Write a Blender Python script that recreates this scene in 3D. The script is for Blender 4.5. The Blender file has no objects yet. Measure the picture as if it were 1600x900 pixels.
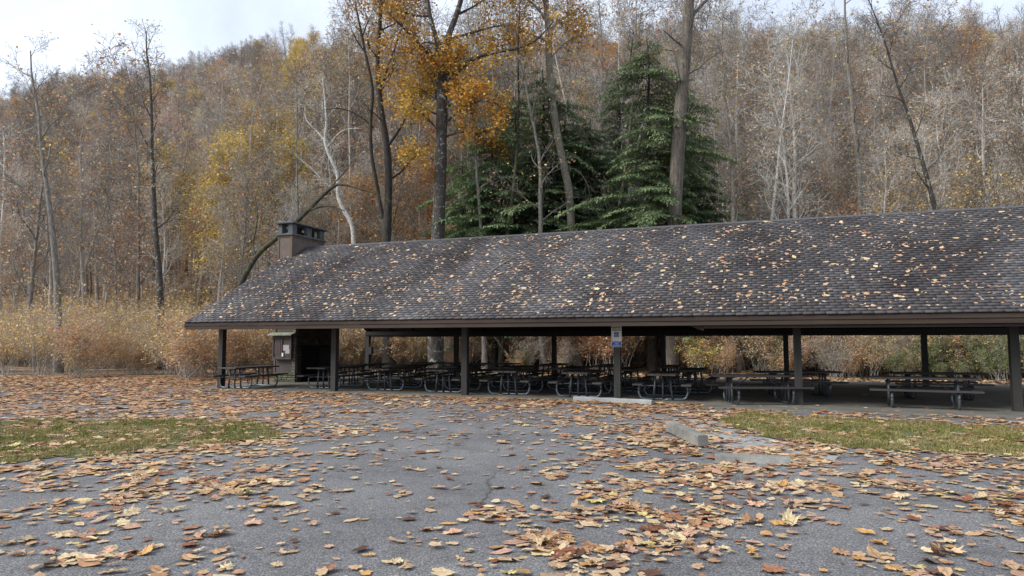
import bpy, math, random
import numpy as np
from mathutils import Vector, Matrix

random.seed(7)
rng = np.random.default_rng(11)
SC = bpy.context.scene
COL = SC.collection
R = math.radians

# ------------------------------------------------------------------ camera
CAM_H = 1.7
FOC = 1062.14          # focal length in pixels of the 1600 px wide frame
PITCH = 0.0793
cam_data = bpy.data.cameras.new("camera")
cam_data.sensor_fit = 'HORIZONTAL'
cam_data.sensor_width = 36.0
cam_data.lens = FOC / 1600 * 36.0
cam_data.clip_end = 3000
cam_data.clip_start = 0.1
cam = bpy.data.objects.new("camera", cam_data)
cam.location = (0, 0, CAM_H)
cam.rotation_euler = (math.pi / 2 + PITCH, 0, 0)
COL.objects.link(cam)
SC.camera = cam

# ------------------------------------------------------------------ light
SUN_EL, SUN_AZ = 40, -112      # azimuth clockwise from +Y
world = bpy.data.worlds.new("World")
SC.world = world
world.use_nodes = True
nt = world.node_tree
nt.nodes.clear()
wo = nt.nodes.new('ShaderNodeOutputWorld')
bg = nt.nodes.new('ShaderNodeBackground')
sky = nt.nodes.new('ShaderNodeTexSky')
sky.sky_type = 'NISHITA'
sky.sun_disc = False
sky.sun_elevation = R(SUN_EL)
sky.sun_rotation = R(SUN_AZ)
sky.air_density = 1.0
sky.dust_density = 1.5
tc = nt.nodes.new('ShaderNodeTexCoord')
nz = nt.nodes.new('ShaderNodeTexNoise')
nz.inputs['Scale'].default_value = 3.2
nz.inputs['Detail'].default_value = 8
nz.inputs['Roughness'].default_value = 0.55
cr = nt.nodes.new('ShaderNodeValToRGB')
cr.color_ramp.elements[0].position = 0.36
cr.color_ramp.elements[0].color = (0.62, 0.62, 0.62, 1)
cr.color_ramp.elements[1].position = 0.62
cr.color_ramp.elements[1].color = (1, 1, 1, 1)
mx = nt.nodes.new('ShaderNodeMix')
mx.data_type = 'RGBA'
mx.inputs[7].default_value = (6.9, 7.6, 8.9, 1)
nt.links.new(tc.outputs['Generated'], nz.inputs['Vector'])
nt.links.new(nz.outputs['Fac'], cr.inputs['Fac'])
nt.links.new(cr.outputs['Color'], mx.inputs[0])
nt.links.new(sky.outputs['Color'], mx.inputs[6])
nt.links.new(mx.outputs[2], bg.inputs['Color'])
bg.inputs['Strength'].default_value = 0.1
nt.links.new(bg.outputs['Background'], wo.inputs['Surface'])
sd = bpy.data.lights.new("sun", 'SUN')
sd.energy = 2.9
sd.angle = R(28)
sd.color = (1.0, 0.96, 0.9)
so = bpy.data.objects.new("sun", sd)
a = R(SUN_AZ)
sv = Vector((math.sin(a) * math.cos(R(SUN_EL)), math.cos(a) * math.cos(R(SUN_EL)), math.sin(R(SUN_EL))))
so.rotation_euler = sv.to_track_quat('Z', 'Y').to_euler()
so.location = (0, -10, 40)
COL.objects.link(so)
SC.view_settings.view_transform = 'Standard'
SC.view_settings.look = 'None'
SC.view_settings.exposure = 0.58
SC.view_settings.gamma = 1.0
SC.view_settings.use_curve_mapping = False
SC.cycles.max_bounces = 6
SC.cycles.diffuse_bounces = 3
SC.cycles.transmission_bounces = 4
SC.cycles.transparent_max_bounces = 6

# ------------------------------------------------------------------ survey of the place
TH = 0.3526                    # the pavilion's turn against the camera's axis
X0, Y0 = -6.071, 23.4068       # foot of the second front post
BAY, SPAN = 4.8817, 9.8645
CT, ST = math.cos(TH), math.sin(TH)
cP, sP = math.cos(PITCH), math.sin(PITCH)

def B(u, w, z=0.0):
    """pavilion frame (u along the ridge, w back) to world"""
    return Vector((X0 + u * CT + w * ST, Y0 - u * ST + w * CT, z))

def UW(x, y):
    dx, dy = x - X0, y - Y0
    return dx * CT - dy * ST, dx * ST + dy * CT

def ray(px, py):
    a_ = (px - 800) / FOC
    b_ = -(py - 450) / FOC
    return Vector((a_, cP - b_ * sP, sP + b_ * cP))

def gp(px, py, z=0.0):
    d = ray(px, py)
    t = (z - CAM_H) / d.z
    return Vector((d.x * t, d.y * t, z))

def at(px, py, Y):
    d = ray(px, py)
    t = Y / d.y
    return Vector((d.x * t, Y, CAM_H + d.z * t))

def hill(x, y):
    """height of the ground"""
    x = np.asarray(x, float); y = np.asarray(y, float)
    w = (x - X0) * ST + (y - Y0) * CT
    u = (x - X0) * CT - (y - Y0) * ST
    s = np.clip(w - 17, 0, None)
    h = np.clip(0.49 - 0.0011 * u, 0.43, 0.64) * s * s / (s + 14)
    top = np.clip(0.375 * (183 - 0.345 * u), 25, 115) + 3 * np.sin(u * 0.03 + 1.2)
    h = np.minimum(h, top + (h - top) * 0.04)
    h = h + np.clip(s / 30, 0, 1) * (1.6 * np.sin(x * 0.07 + y * 0.03) + 1.2 * np.sin(y * 0.11 - x * 0.05))
    h = h + np.clip(s / 6, 0, 1) * 0.18 * np.sin(x * 0.9 + y * 0.4)
    return np.maximum(h, 0)

def hz(x, y):
    return float(hill(x, y))

# ------------------------------------------------------------------ materials
MATS = {}
def nodes_of(name):
    m = bpy.data.materials.new(name)
    m.use_nodes = True
    t = m.node_tree
    b = t.nodes['Principled BSDF']
    MATS[name] = m
    return m, t, b

def ramp(t, stops, src=None):
    r = t.nodes.new('ShaderNodeValToRGB')
    e = r.color_ramp.elements
    while len(e) < len(stops):
        e.new(0.5)
    for k, (p_, c_) in enumerate(stops):
        e[k].position = p_
        e[k].color = (c_[0], c_[1], c_[2], 1) if len(c_) == 3 else c_
    if src is not None:
        t.links.new(src, r.inputs['Fac'])
    return r

def noise(t, scale, detail=6, rough=0.6, coord=None, stretch=None, dist=0.0):
    n = t.nodes.new('ShaderNodeTexNoise')
    n.inputs['Scale'].default_value = scale
    n.inputs['Detail'].default_value = detail
    n.inputs['Roughness'].default_value = rough
    n.inputs['Distortion'].default_value = dist
    c_ = coord
    if c_ is None:
        c_ = t.nodes.new('ShaderNodeTexCoord').outputs['Object']
    if stretch:
        mp = t.nodes.new('ShaderNodeMapping')
        mp.inputs['Scale'].default_value = stretch
        t.links.new(c_, mp.inputs['Vector'])
        c_ = mp.outputs['Vector']
    t.links.new(c_, n.inputs['Vector'])
    return n

def mixc(t, fac, a_, b_, mode='MIX'):
    m = t.nodes.new('ShaderNodeMix')
    m.data_type = 'RGBA'
    m.blend_type = mode
    for i, v in ((0, fac), (6, a_), (7, b_)):
        if isinstance(v, (int, float)):
            m.inputs[i].default_value = v
        elif isinstance(v, tuple):
            m.inputs[i].default_value = (v[0], v[1], v[2], 1)
        else:
            t.links.new(v, m.inputs[i])
    return m.outputs[2]

def bump(t, b, h, strength=0.5, dist=0.02):
    n = t.nodes.new('ShaderNodeBump')
    n.inputs['Strength'].default_value = strength
    n.inputs['Distance'].default_value = dist
    t.links.new(h, n.inputs['Height'])
    t.links.new(n.outputs['Normal'], b.inputs['Normal'])

def simple(name, c1, c2, scale=6, rough=0.8, stretch=None, bmp=0.3, bd=0.01, metal=0.0, obj_var=0.0, third=None):
    m, t, b = nodes_of(name)
    n = noise(t, scale, 8, 0.65, stretch=stretch)
    st = [(0.3, c1), (0.7, c2)]
    if third:
        st.append((0.82, third))
    r = ramp(t, st, n.outputs['Fac'])
    out = r.outputs['Color']
    if obj_var:
        oi = t.nodes.new('ShaderNodeObjectInfo')
        hv = t.nodes.new('ShaderNodeHueSaturation')
        mr = t.nodes.new('ShaderNodeMapRange')
        mr.inputs['To Min'].default_value = 1 - obj_var
        mr.inputs['To Max'].default_value = 1 + obj_var
        t.links.new(oi.outputs['Random'], mr.inputs['Value'])
        t.links.new(mr.outputs['Result'], hv.inputs['Value'])
        t.links.new(out, hv.inputs['Color'])
        out = hv.outputs['Color']
    t.links.new(out, b.inputs['Base Color'])
    b.inputs['Roughness'].default_value = rough
    b.inputs['Metallic'].default_value = metal
    if bmp:
        bump(t, b, n.outputs['Fac'], bmp, bd)
    return m

# asphalt
def mk_asphalt():
    m, t, b = nodes_of('asphalt')
    co = t.nodes.new('ShaderNodeTexCoord').outputs['Object']
    big = noise(t, 0.35, 5, 0.6, co)
    fine = noise(t, 62, 3, 0.75, co)
    vo = t.nodes.new('ShaderNodeTexVoronoi')
    vo.inputs['Scale'].default_value = 75
    t.links.new(co, vo.inputs['Vector'])
    base = ramp(t, [(0.3, (0.088, 0.088, 0.091)), (0.52, (0.132, 0.131, 0.133)), (0.72, (0.178, 0.175, 0.172))], big.outputs['Fac'])
    grit = ramp(t, [(0.38, (0.3, 0.3, 0.3)), (0.52, (0.95, 0.95, 0.95)), (0.64, (2.3, 2.25, 2.2))], fine.outputs['Fac'])
    c = mixc(t, 0.85, base.outputs['Color'], grit.outputs['Color'], 'MULTIPLY')
    sp = ramp(t, [(0.0, (1, 1, 1)), (0.93, (1, 1, 1)), (0.97, (2.4, 2.3, 2.2))], vo.outputs['Color'])
    c = mixc(t, 0.8, c, sp.outputs['Color'], 'MULTIPLY')
    st = noise(t, 1.7, 6, 0.7, co, dist=0.6)
    sr = ramp(t, [(0.50, (1, 1, 1)), (0.68, (0.70, 0.68, 0.66))], st.outputs['Fac'])
    dsp = noise(t, 5.5, 3, 0.5, co)
    dr = ramp(t, [(0.68, (1, 1, 1)), (0.74, (0.62, 0.6, 0.58))], dsp.outputs['Fac'])
    c = mixc(t, 1.0, c, dr.outputs['Color'], 'MULTIPLY')
    c = mixc(t, 1.0, c, sr.outputs['Color'], 'MULTIPLY')
    # hairline cracks
    v2 = t.nodes.new('ShaderNodeTexVoronoi')
    v2.feature = 'DISTANCE_TO_EDGE'
    v2.inputs['Scale'].default_value = 0.33
    wv = noise(t, 2.2, 5, 0.7, co)
    mp = mixc(t, 0.22, co, wv.outputs['Color'])
    t.links.new(mp, v2.inputs['Vector'])
    ck = ramp(t, [(0.0, (0.35, 0.34, 0.33)), (0.007, (1, 1, 1))], v2.outputs['Distance'])
    gate = noise(t, 0.22, 2, 0.5, co)
    gr = ramp(t, [(0.46, (0, 0, 0)), (0.56, (1, 1, 1))], gate.outputs['Fac'])
    ckm = mixc(t, gr.outputs['Color'], (1, 1, 1), ck.outputs['Color'])
    c = mixc(t, 1.0, c, ckm, 'MULTIPLY')
    t.links.new(c, b.inputs['Base Color'])
    b.inputs['Roughness'].default_value = 0.85
    bump(t, b, fine.outputs['Fac'], 0.55, 0.006)
mk_asphalt()

def mk_concrete(name, c1, c2, c3):
    m, t, b = nodes_of(name)
    co = t.nodes.new('ShaderNodeTexCoord').outputs['Object']
    big = noise(t, 0.9, 8, 0.65, co)
    fine = noise(t, 60, 4, 0.7, co)
    base = ramp(t, [(0.3, c1), (0.52, c2), (0.72, c3)], big.outputs['Fac'])
    g = ramp(t, [(0.3, (0.7, 0.7, 0.7)), (0.65, (1.25, 1.25, 1.25))], fine.outputs['Fac'])
    c = mixc(t, 0.7, base.outputs['Color'], g.outputs['Color'], 'MULTIPLY')
    t.links.new(c, b.inputs['Base Color'])
    b.inputs['Roughness'].default_value = 0.88
    bump(t, b, fine.outputs['Fac'], 0.4, 0.004)
mk_concrete('slab_concrete', (0.07, 0.067, 0.056), (0.12, 0.114, 0.096), (0.18, 0.17, 0.14))
mk_concrete('path_concrete', (0.15, 0.152, 0.15), (0.23, 0.233, 0.23), (0.33, 0.33, 0.325))
mk_concrete('stop_brown', (0.07, 0.068, 0.058), (0.20, 0.198, 0.18), (0.40, 0.40, 0.375))
mk_concrete('stop_concrete', (0.13, 0.14, 0.13), (0.25, 0.26, 0.255), (0.36, 0.365, 0.35))

# forest floor: litter of leaves and dark humus
def mk_litter():
    m, t, b = nodes_of('leaf_litter')
    co = t.nodes.new('ShaderNodeTexCoord').outputs['Object']
    vo = t.nodes.new('ShaderNodeTexVoronoi')
    vo.inputs['Scale'].default_value = 5.0
    t.links.new(co, vo.inputs['Vector'])
    n2 = noise(t, 1.1, 8, 0.7, co)
    sep = t.nodes.new('ShaderNodeSeparateColor')
    t.links.new(vo.outputs['Color'], sep.inputs['Color'])
    r = ramp(t, [(0.0, (0.07, 0.045, 0.028)), (0.3, (0.19, 0.12, 0.07)), (0.6, (0.32, 0.215, 0.13)), (0.85, (0.44, 0.32, 0.2)), (1.0, (0.5, 0.37, 0.22))], sep.outputs['Red'])
    r2 = ramp(t, [(0.3, (0.4, 0.4, 0.4)), (0.7, (1.15, 1.15, 1.15))], n2.outputs['Fac'])
    c = mixc(t, 1.0, r.outputs['Color'], r2.outputs['Color'], 'MULTIPLY')
    t.links.new(c, b.inputs['Base Color'])
    b.inputs['Roughness'].default_value = 0.95
    bump(t, b, vo.outputs['Distance'], 0.7, 0.06)
mk_litter()

def mk_soil():
    m, t, b = nodes_of('turf_soil')
    co = t.nodes.new('ShaderNodeTexCoord').outputs['Object']
    n2 = noise(t, 9, 8, 0.7, co)
    r = ramp(t, [(0.3, (0.035, 0.035, 0.014)), (0.5, (0.075, 0.085, 0.025)), (0.7, (0.13, 0.12, 0.045))], n2.outputs['Fac'])
    t.links.new(r.outputs['Color'], b.inputs['Base Color'])
    b.inputs['Roughness'].default_value = 0.95
    bump(t, b, n2.outputs['Fac'], 0.8, 0.03)
mk_soil()

# attribute coloured leaf-like things
def mk_attr(name, rough=0.7, trans=0.25, spec=0.3, veins=True):
    m, t, b = nodes_of(name)
    at_ = t.nodes.new('ShaderNodeAttribute')
    at_.attribute_name = 'col'
    co = t.nodes.new('ShaderNodeTexCoord').outputs['Object']
    n = noise(t, 45, 4, 0.6, co)
    r = ramp(t, [(0.3, (0.72, 0.7, 0.68)), (0.65, (1.15, 1.15, 1.12))], n.outputs['Fac'])
    c = mixc(t, 1.0 if veins else 0.5, at_.outputs['Color'], r.outputs['Color'], 'MULTIPLY')
    t.links.new(c, b.inputs['Base Color'])
    b.inputs['Roughness'].default_value = rough
    b.inputs['Specular IOR Level'].default_value = spec
    if trans:
        tr = t.nodes.new('ShaderNodeBsdfTranslucent')
        t.links.new(c, tr.inputs['Color'])
        ms = t.nodes.new('ShaderNodeMixShader')
        ms.inputs['Fac'].default_value = trans
        out = t.nodes['Material Output']
        t.links.new(b.outputs['BSDF'], ms.inputs[1])
        t.links.new(tr.outputs['BSDF'], ms.inputs[2])
        t.links.new(ms.outputs['Shader'], out.inputs['Surface'])
mk_attr('fallen_leaf', 0.62, 0.12, 0.35)
mk_attr('crown_leaf', 0.6, 0.35, 0.3, False)
mk_attr('needles', 0.6, 0.15, 0.3, False)
mk_attr('grass_blade', 0.6, 0.3, 0.3, False)

# bark
def mk_bark(name, dark, mid, pale, lichen=None, lscale=1.6, lpos=0.6, ring=0.3, moss=None):
    m, t, b = nodes_of(name)
    co = t.nodes.new('ShaderNodeTexCoord').outputs['Object']
    n = noise(t, 9, 8, 0.7, co, stretch=(1, 1, ring), dist=0.4)
    n2 = noise(t, 34, 5, 0.7, co, stretch=(1, 1, 0.22))
    r = ramp(t, [(0.32, dark), (0.52, mid), (0.72, pale)], n.outputs['Fac'])
    g = ramp(t, [(0.35, (0.4, 0.4, 0.4)), (0.6, (1.15, 1.15, 1.15))], n2.outputs['Fac'])
    c = mixc(t, 0.85, r.outputs['Color'], g.outputs['Color'], 'MULTIPLY')
    if lichen:
        l = noise(t, lscale, 7, 0.75, co, dist=0.8)
        lr = ramp(t, [(lpos, (0, 0, 0)), (lpos + 0.05, (1, 1, 1))], l.outputs['Fac'])
        c = mixc(t, lr.outputs['Color'], c, lichen)
    if moss:
        l = noise(t, 2.4, 6, 0.7, co)
        lr = ramp(t, [(0.5, (0, 0, 0)), (0.62, (1, 1, 1))], l.outputs['Fac'])
        c = mixc(t, lr.outputs['Color'], c, moss)
    t.links.new(c, b.inputs['Base Color'])
    b.inputs['Roughness'].default_value = 0.92
    bump(t, b, n2.outputs['Fac'], 0.9, 0.05)
mk_bark('bark_grey', (0.10, 0.09, 0.078), (0.23, 0.21, 0.185), (0.36, 0.335, 0.30))
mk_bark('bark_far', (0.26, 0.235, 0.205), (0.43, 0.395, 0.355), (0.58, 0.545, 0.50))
mk_bark('bark_oak', (0.028, 0.024, 0.02), (0.065, 0.056, 0.048), (0.12, 0.105, 0.09), lichen=(0.30, 0.33, 0.30), lscale=3.0, lpos=0.56)
mk_bark('bark_dark', (0.02, 0.018, 0.015), (0.05, 0.044, 0.036), (0.09, 0.08, 0.068), lichen=(0.13, 0.15, 0.12), lscale=3.5, lpos=0.62)
mk_bark('bark_mossy', (0.02, 0.018, 0.014), (0.045, 0.038, 0.03), (0.085, 0.075, 0.06), moss=(0.09, 0.1, 0.03))
mk_bark('bark_tan', (0.10, 0.085, 0.068), (0.22, 0.19, 0.155), (0.33, 0.295, 0.25))
mk_bark('bark_furrowed', (0.05, 0.042, 0.034), (0.14, 0.12, 0.098), (0.26, 0.23, 0.195), lichen=(0.17, 0.17, 0.10), lscale=1.1, lpos=0.6, ring=0.12)
mk_bark('bark_patchy', (0.11, 0.095, 0.07), (0.21, 0.19, 0.15), (0.31, 0.29, 0.24), lichen=(0.40, 0.41, 0.37), lscale=2.2, lpos=0.58)
mk_bark('bark_sycamore', (0.30, 0.28, 0.24), (0.62, 0.61, 0.57), (0.76, 0.75, 0.71), ring=0.6)
mk_bark('bark_hemlock', (0.025, 0.02, 0.017), (0.055, 0.045, 0.038), (0.1, 0.085, 0.075))

# shingles: grey with brown blotches and vertical weather streaks
def mk_shingle():
    m, t, b = nodes_of('roof_shingle')
    at_ = t.nodes.new('ShaderNodeAttribute')
    at_.attribute_name = 'col'
    co = t.nodes.new('ShaderNodeTexCoord').outputs['Object']
    n = noise(t, 0.42, 6, 0.65, co, stretch=(1, 0.45, 0.45), dist=0.5)
    r = ramp(t, [(0.34, (0.030, 0.023, 0.024)), (0.46, (0.058, 0.053, 0.055)), (0.66, (0.104, 0.100, 0.103))], n.outputs['Fac'])
    g = noise(t, 70, 3, 0.7, co)
    gr = ramp(t, [(0.3, (0.6, 0.6, 0.6)), (0.7, (1.3, 1.3, 1.3))], g.outputs['Fac'])
    c = mixc(t, 1.0, r.outputs['Color'], at_.outputs['Color'], 'MULTIPLY')
    c = mixc(t, 0.8, c, gr.outputs['Color'], 'MULTIPLY')
    t.links.new(c, b.inputs['Base Color'])
    b.inputs['Roughness'].default_value = 0.85
    bump(t, b, g.outputs['Fac'], 0.4, 0.004)
mk_shingle()

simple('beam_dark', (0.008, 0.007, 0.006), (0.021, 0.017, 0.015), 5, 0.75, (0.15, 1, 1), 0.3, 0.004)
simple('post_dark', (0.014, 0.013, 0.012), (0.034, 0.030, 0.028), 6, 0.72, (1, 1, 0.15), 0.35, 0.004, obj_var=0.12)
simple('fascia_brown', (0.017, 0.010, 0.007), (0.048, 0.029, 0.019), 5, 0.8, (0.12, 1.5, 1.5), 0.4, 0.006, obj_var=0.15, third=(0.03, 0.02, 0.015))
simple('roof_metal', (0.035, 0.034, 0.035), (0.07, 0.068, 0.07), 4, 0.5)
simple('chimney_panel', (0.085, 0.062, 0.052), (0.135, 0.102, 0.088), 3, 0.8, None, 0.15, 0.004)
simple('chimney_trim', (0.075, 0.055, 0.036), (0.12, 0.09, 0.062), 5, 0.8)
simple('cap_concrete', (0.04, 0.045, 0.05), (0.11, 0.12, 0.13), 4, 0.85, None, 0.5, 0.01)
simple('stone_dark', (0.03, 0.03, 0.027), (0.075, 0.07, 0.06), 5, 0.85, None, 0.7, 0.02, obj_var=0.35)
simple('stone_mossy', (0.05, 0.065, 0.03), (0.13, 0.13, 0.09), 5, 0.9, None, 0.7, 0.02, obj_var=0.35, third=(0.07, 0.12, 0.03))
simple('stone_buff', (0.10, 0.095, 0.07), (0.2, 0.185, 0.145), 5, 0.9, None, 0.7, 0.02, obj_var=0.3)
simple('mortar', (0.025, 0.024, 0.022), (0.05, 0.048, 0.043), 12, 0.95)
simple('soot_black', (0.006, 0.006, 0.006), (0.014, 0.013, 0.013), 8, 0.9)
simple('board_case', (0.038, 0.028, 0.028), (0.07, 0.054, 0.052), 6, 0.7, (1, 1, 0.2), 0.2, 0.003)
simple('board_roof', (0.10, 0.13, 0.06), (0.30, 0.32, 0.27), 5, 0.85, None, 0.4, 0.006)
simple('paper_pale', (0.30, 0.27, 0.29), (0.40, 0.37, 0.38), 3, 0.8, None, 0)
simple('paper_white', (0.62, 0.62, 0.6), (0.72, 0.72, 0.7), 3, 0.7, None, 0)
simple('paper_dark', (0.05, 0.032, 0.034), (0.085, 0.055, 0.058), 3, 0.8, None, 0)
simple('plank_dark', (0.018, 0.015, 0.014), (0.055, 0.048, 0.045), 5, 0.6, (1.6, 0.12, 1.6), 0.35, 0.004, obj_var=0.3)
simple('plank_red', (0.06, 0.016, 0.012), (0.13, 0.035, 0.026), 5, 0.65, (1.6, 0.12, 1.6), 0.3, 0.003)
simple('pipe_steel', (0.07, 0.08, 0.088), (0.18, 0.2, 0.212), 9, 0.38, None, 0.15, 0.002, metal=0.6)
simple('pipe_dull', (0.045, 0.05, 0.055), (0.11, 0.12, 0.13), 9, 0.5, None, 0.15, 0.002, metal=0.4)
simple('box_black', (0.012, 0.012, 0.013), (0.03, 0.03, 0.03), 8, 0.5, None, 0)
simple('sign_white', (0.50, 0.50, 0.44), (0.62, 0.61, 0.55), 5, 0.45, None, 0)
simple('sign_blue', (0.008, 0.05, 0.23), (0.012, 0.07, 0.30), 5, 0.4, None, 0)
simple('sign_ink', (0.012, 0.05, 0.03), (0.02, 0.07, 0.045), 5, 0.5, None, 0)
simple('sign_letter', (0.45, 0.55, 0.7), (0.55, 0.65, 0.8), 5, 0.5, None, 0)
simple('plaque', (0.05, 0.033, 0.028), (0.14, 0.1, 0.085), 20, 0.6, None, 0.2, 0.003)
simple('twig_pale', (0.22, 0.17, 0.12), (0.38, 0.31, 0.24), 12, 0.85)
simple('twig_bark', (0.05, 0.04, 0.03), (0.12, 0.1, 0.075), 12, 0.85)

# ------------------------------------------------------------------ mesh helpers
def link(o, parent=None):
    COL.objects.link(o)
    if parent is not None:
        o.parent = parent
    return o

def tag(o, label=None, cat=None, group=None, kind=None):
    if label: o['label'] = label
    if cat: o['category'] = cat
    if group: o['group'] = group
    if kind: o['kind'] = kind
    return o

def empty(name, loc=(0, 0, 0), rz=0.0, label=None, cat=None, group=None):
    o = bpy.data.objects.new(name, None)
    o.empty_display_size = 0.2
    o.location = loc
    o.rotation_euler = (0, 0, rz)
    COL.objects.link(o)
    return tag(o, label, cat, group)

def np_mesh(name, V, F, mat, cols=None, smooth=False):
    """V (n,3), F list of (m,k) arrays -> mesh"""
    me = bpy.data.meshes.new(name)
    V = np.asarray(V, np.float32)
    if not isinstance(F, (list, tuple)):
        F = [F]
    F = [np.asarray(f, np.int32) for f in F if len(f)]
    me.vertices.add(len(V))
    me.vertices.foreach_set('co', V.ravel())
    nl = sum(f.size for f in F)
    npoly = sum(len(f) for f in F)
    me.loops.add(nl)
    me.polygons.add(npoly)
    me.loops.foreach_set('vertex_index', np.concatenate([f.ravel() for f in F]))
    starts = []
    off = 0
    for f in F:
        starts.append(off + np.arange(len(f)) * f.shape[1])
        off += f.size
    me.polygons.foreach_set('loop_start', np.concatenate(starts).astype(np.int32))
    if smooth:
        me.polygons.foreach_set('use_smooth', np.ones(npoly, bool))
    if cols is not None:
        at_ = me.attributes.new('col', 'FLOAT_COLOR', 'POINT')
        c4 = np.ones((len(V), 4), np.float32)
        c4[:, :3] = cols
        at_.data.foreach_set('color', c4.ravel())
    me.update(calc_edges=True)
    me.validate()
    if mat:
        me.materials.append(MATS[mat])
    return me

class MB:
    """collects boxes, tubes and prisms for ONE mesh"""
    def __init__(s):
        s.v = []; s.f = []; s.n = 0
    def add(s, V, faces):
        s.v.append(np.asarray(V, float).reshape(-1, 3))
        s.f += [tuple(i + s.n for i in f) for f in faces]
        s.n += len(s.v[-1])
    def box(s, c, size, rot=None, ch=0.0):
        x, y, z = [q / 2 for q in size]
        if ch <= 0:
            P = [(-x, -y, -z), (x, -y, -z), (x, y, -z), (-x, y, -z), (-x, -y, z), (x, -y, z), (x, y, z), (-x, y, z)]
            F = [(3, 2, 1, 0), (4, 5, 6, 7), (0, 1, 5, 4), (1, 2, 6, 5), (2, 3, 7, 6), (3, 0, 4, 7)]
        else:
            P = []
            for zz, e in ((-z, ch), (-z + ch, 0), (z - ch, 0), (z, ch)):
                P += [(-x + e, -y + e, zz), (x - e, -y + e, zz), (x - e, y - e, zz), (-x + e, y - e, zz)]
            F = [(3, 2, 1, 0), (12, 13, 14, 15)]
            for k in range(3):
                for j in range(4):
                    a_, b_ = k * 4 + j, k * 4 + (j + 1) % 4
                    F.append((a_, b_, b_ + 4, a_ + 4))
        P = np.array(P)
        if rot is not None:
            P = P @ np.array(rot).T
        s.add(P + np.array(c), F)
        return s
    def boxr(s, lo, hi, ch=0.0):
        lo = np.array(lo, float); hi = np.array(hi, float)
        return s.box((lo + hi) / 2, hi - lo, None, ch)
    def hexa(s, P8):
        s.add(P8, [(3, 2, 1, 0), (4, 5, 6, 7), (0, 1, 5, 4), (1, 2, 6, 5), (2, 3, 7, 6), (3, 0, 4, 7)])
        return s
    def tube(s, P, r, sides=8):
        V, F = tube_np(np.asarray(P, float), np.broadcast_to(np.asarray(r, float), (len(P),)), sides)
        caps = [tuple(range(sides))[::-1], tuple(len(V) - sides + k for k in range(sides))]
        s.add(V, [tuple(q) for q in F] + caps)
        return s
    def build(s, name, mat, parent=None, smooth=False):
        me = bpy.data.meshes.new(name)
        V = np.concatenate(s.v)
        me.from_pydata(V.tolist(), [], s.f)
        if smooth:
            me.polygons.foreach_set('use_smooth', np.ones(len(me.polygons), bool))
        me.update()
        me.materials.append(MATS[mat])
        return link(bpy.data.objects.new(name, me), parent)

def tube_np(P, r, sides):
    n = len(P)
    T = np.empty_like(P)
    T[1:-1] = P[2:] - P[:-2]
    T[0] = P[1] - P[0]
    T[-1] = P[-1] - P[-2]
    T /= (np.linalg.norm(T, axis=1, keepdims=True) + 1e-9)
    m = T.mean(0)
    ref = np.array([0, 0, 1.0]) if abs(m[2]) < 0.75 * np.linalg.norm(m) + 1e-9 else np.array([0.37, 1.0, 0.0])
    A = np.cross(T, ref)
    A /= (np.linalg.norm(A, axis=1, keepdims=True) + 1e-9)
    Bv = np.cross(T, A)
    ang = np.arange(sides) * 2 * np.pi / sides
    V = P[:, None, :] + r[:, None, None] * (np.cos(ang)[None, :, None] * A[:, None, :] + np.sin(ang)[None, :, None] * Bv[:, None, :])
    V = V.reshape(-1, 3)
    i = np.arange(n - 1)[:, None] * sides
    j = np.arange(sides)[None, :]
    j2 = (j + 1) % sides
    F = np.stack([i + j, i + j2, i + sides + j2, i + sides + j], -1).reshape(-1, 4)
    return V, F

class TB:
    """many tubes at once"""
    def __init__(s):
        s.V = []; s.F = []; s.n = 0
    def tube(s, P, r, sides):
        V, F = tube_np(np.asarray(P, float), np.asarray(r, float), sides)
        s.V.append(V); s.F.append(F + s.n); s.n += len(V)
    def mesh(s, name, mat, smooth=True):
        if not s.V:
            return None
        return np_mesh(name, np.concatenate(s.V), [np.concatenate(s.F)], mat, smooth=smooth)

# ------------------------------------------------------------------ ground
def ground_sheet():
    xs = np.unique(np.concatenate([np.linspace(-420, -80, 35), np.linspace(-80, 90, 140), np.linspace(90, 420, 34)]))
    ys = np.unique(np.concatenate([np.linspace(-120, 20, 15), np.linspace(20, 110, 90), np.linspace(110, 420, 60)]))
    XX, YY = np.meshgrid(xs, ys)
    Z = hill(XX, YY)
    V = np.stack([XX.ravel(), YY.ravel(), Z.ravel()], 1)
    nx, ny = len(xs), len(ys)
    i = (np.arange(ny - 1)[:, None] * nx + np.arange(nx - 1)[None, :]).ravel()
    F = np.stack([i, i + 1, i + nx + 1, i + nx], 1)
    me = np_mesh('ground', V, [F], 'leaf_litter', smooth=True)
    return tag(link(bpy.data.objects.new('ground', me)), kind='structure')
ground_sheet()

def sheet(name, pts, z, mat):
    me = bpy.data.meshes.new(name)
    me.from_pydata([(p[0], p[1], z) for p in pts], [], [tuple(range(len(pts)))])
    me.update()
    if me.polygons[0].normal.z < 0:
        me.flip_normals()
    me.materials.append(MATS[mat])
    return tag(link(bpy.data.objects.new(name, me)), kind='structure')

def wob(pts, amp, n=6):
    out = []
    for k in range(len(pts)):
        a_ = np.array(pts[k], float); b_ = np.array(pts[(k + 1) % len(pts)], float)
        L = np.linalg.norm(b_ - a_)
        for j in range(n):
            q = a_ + (b_ - a_) * j / n
            if L < 40:
                q = q + rng.normal(0, amp, 2)
            out.append(tuple(q))
    return out

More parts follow.
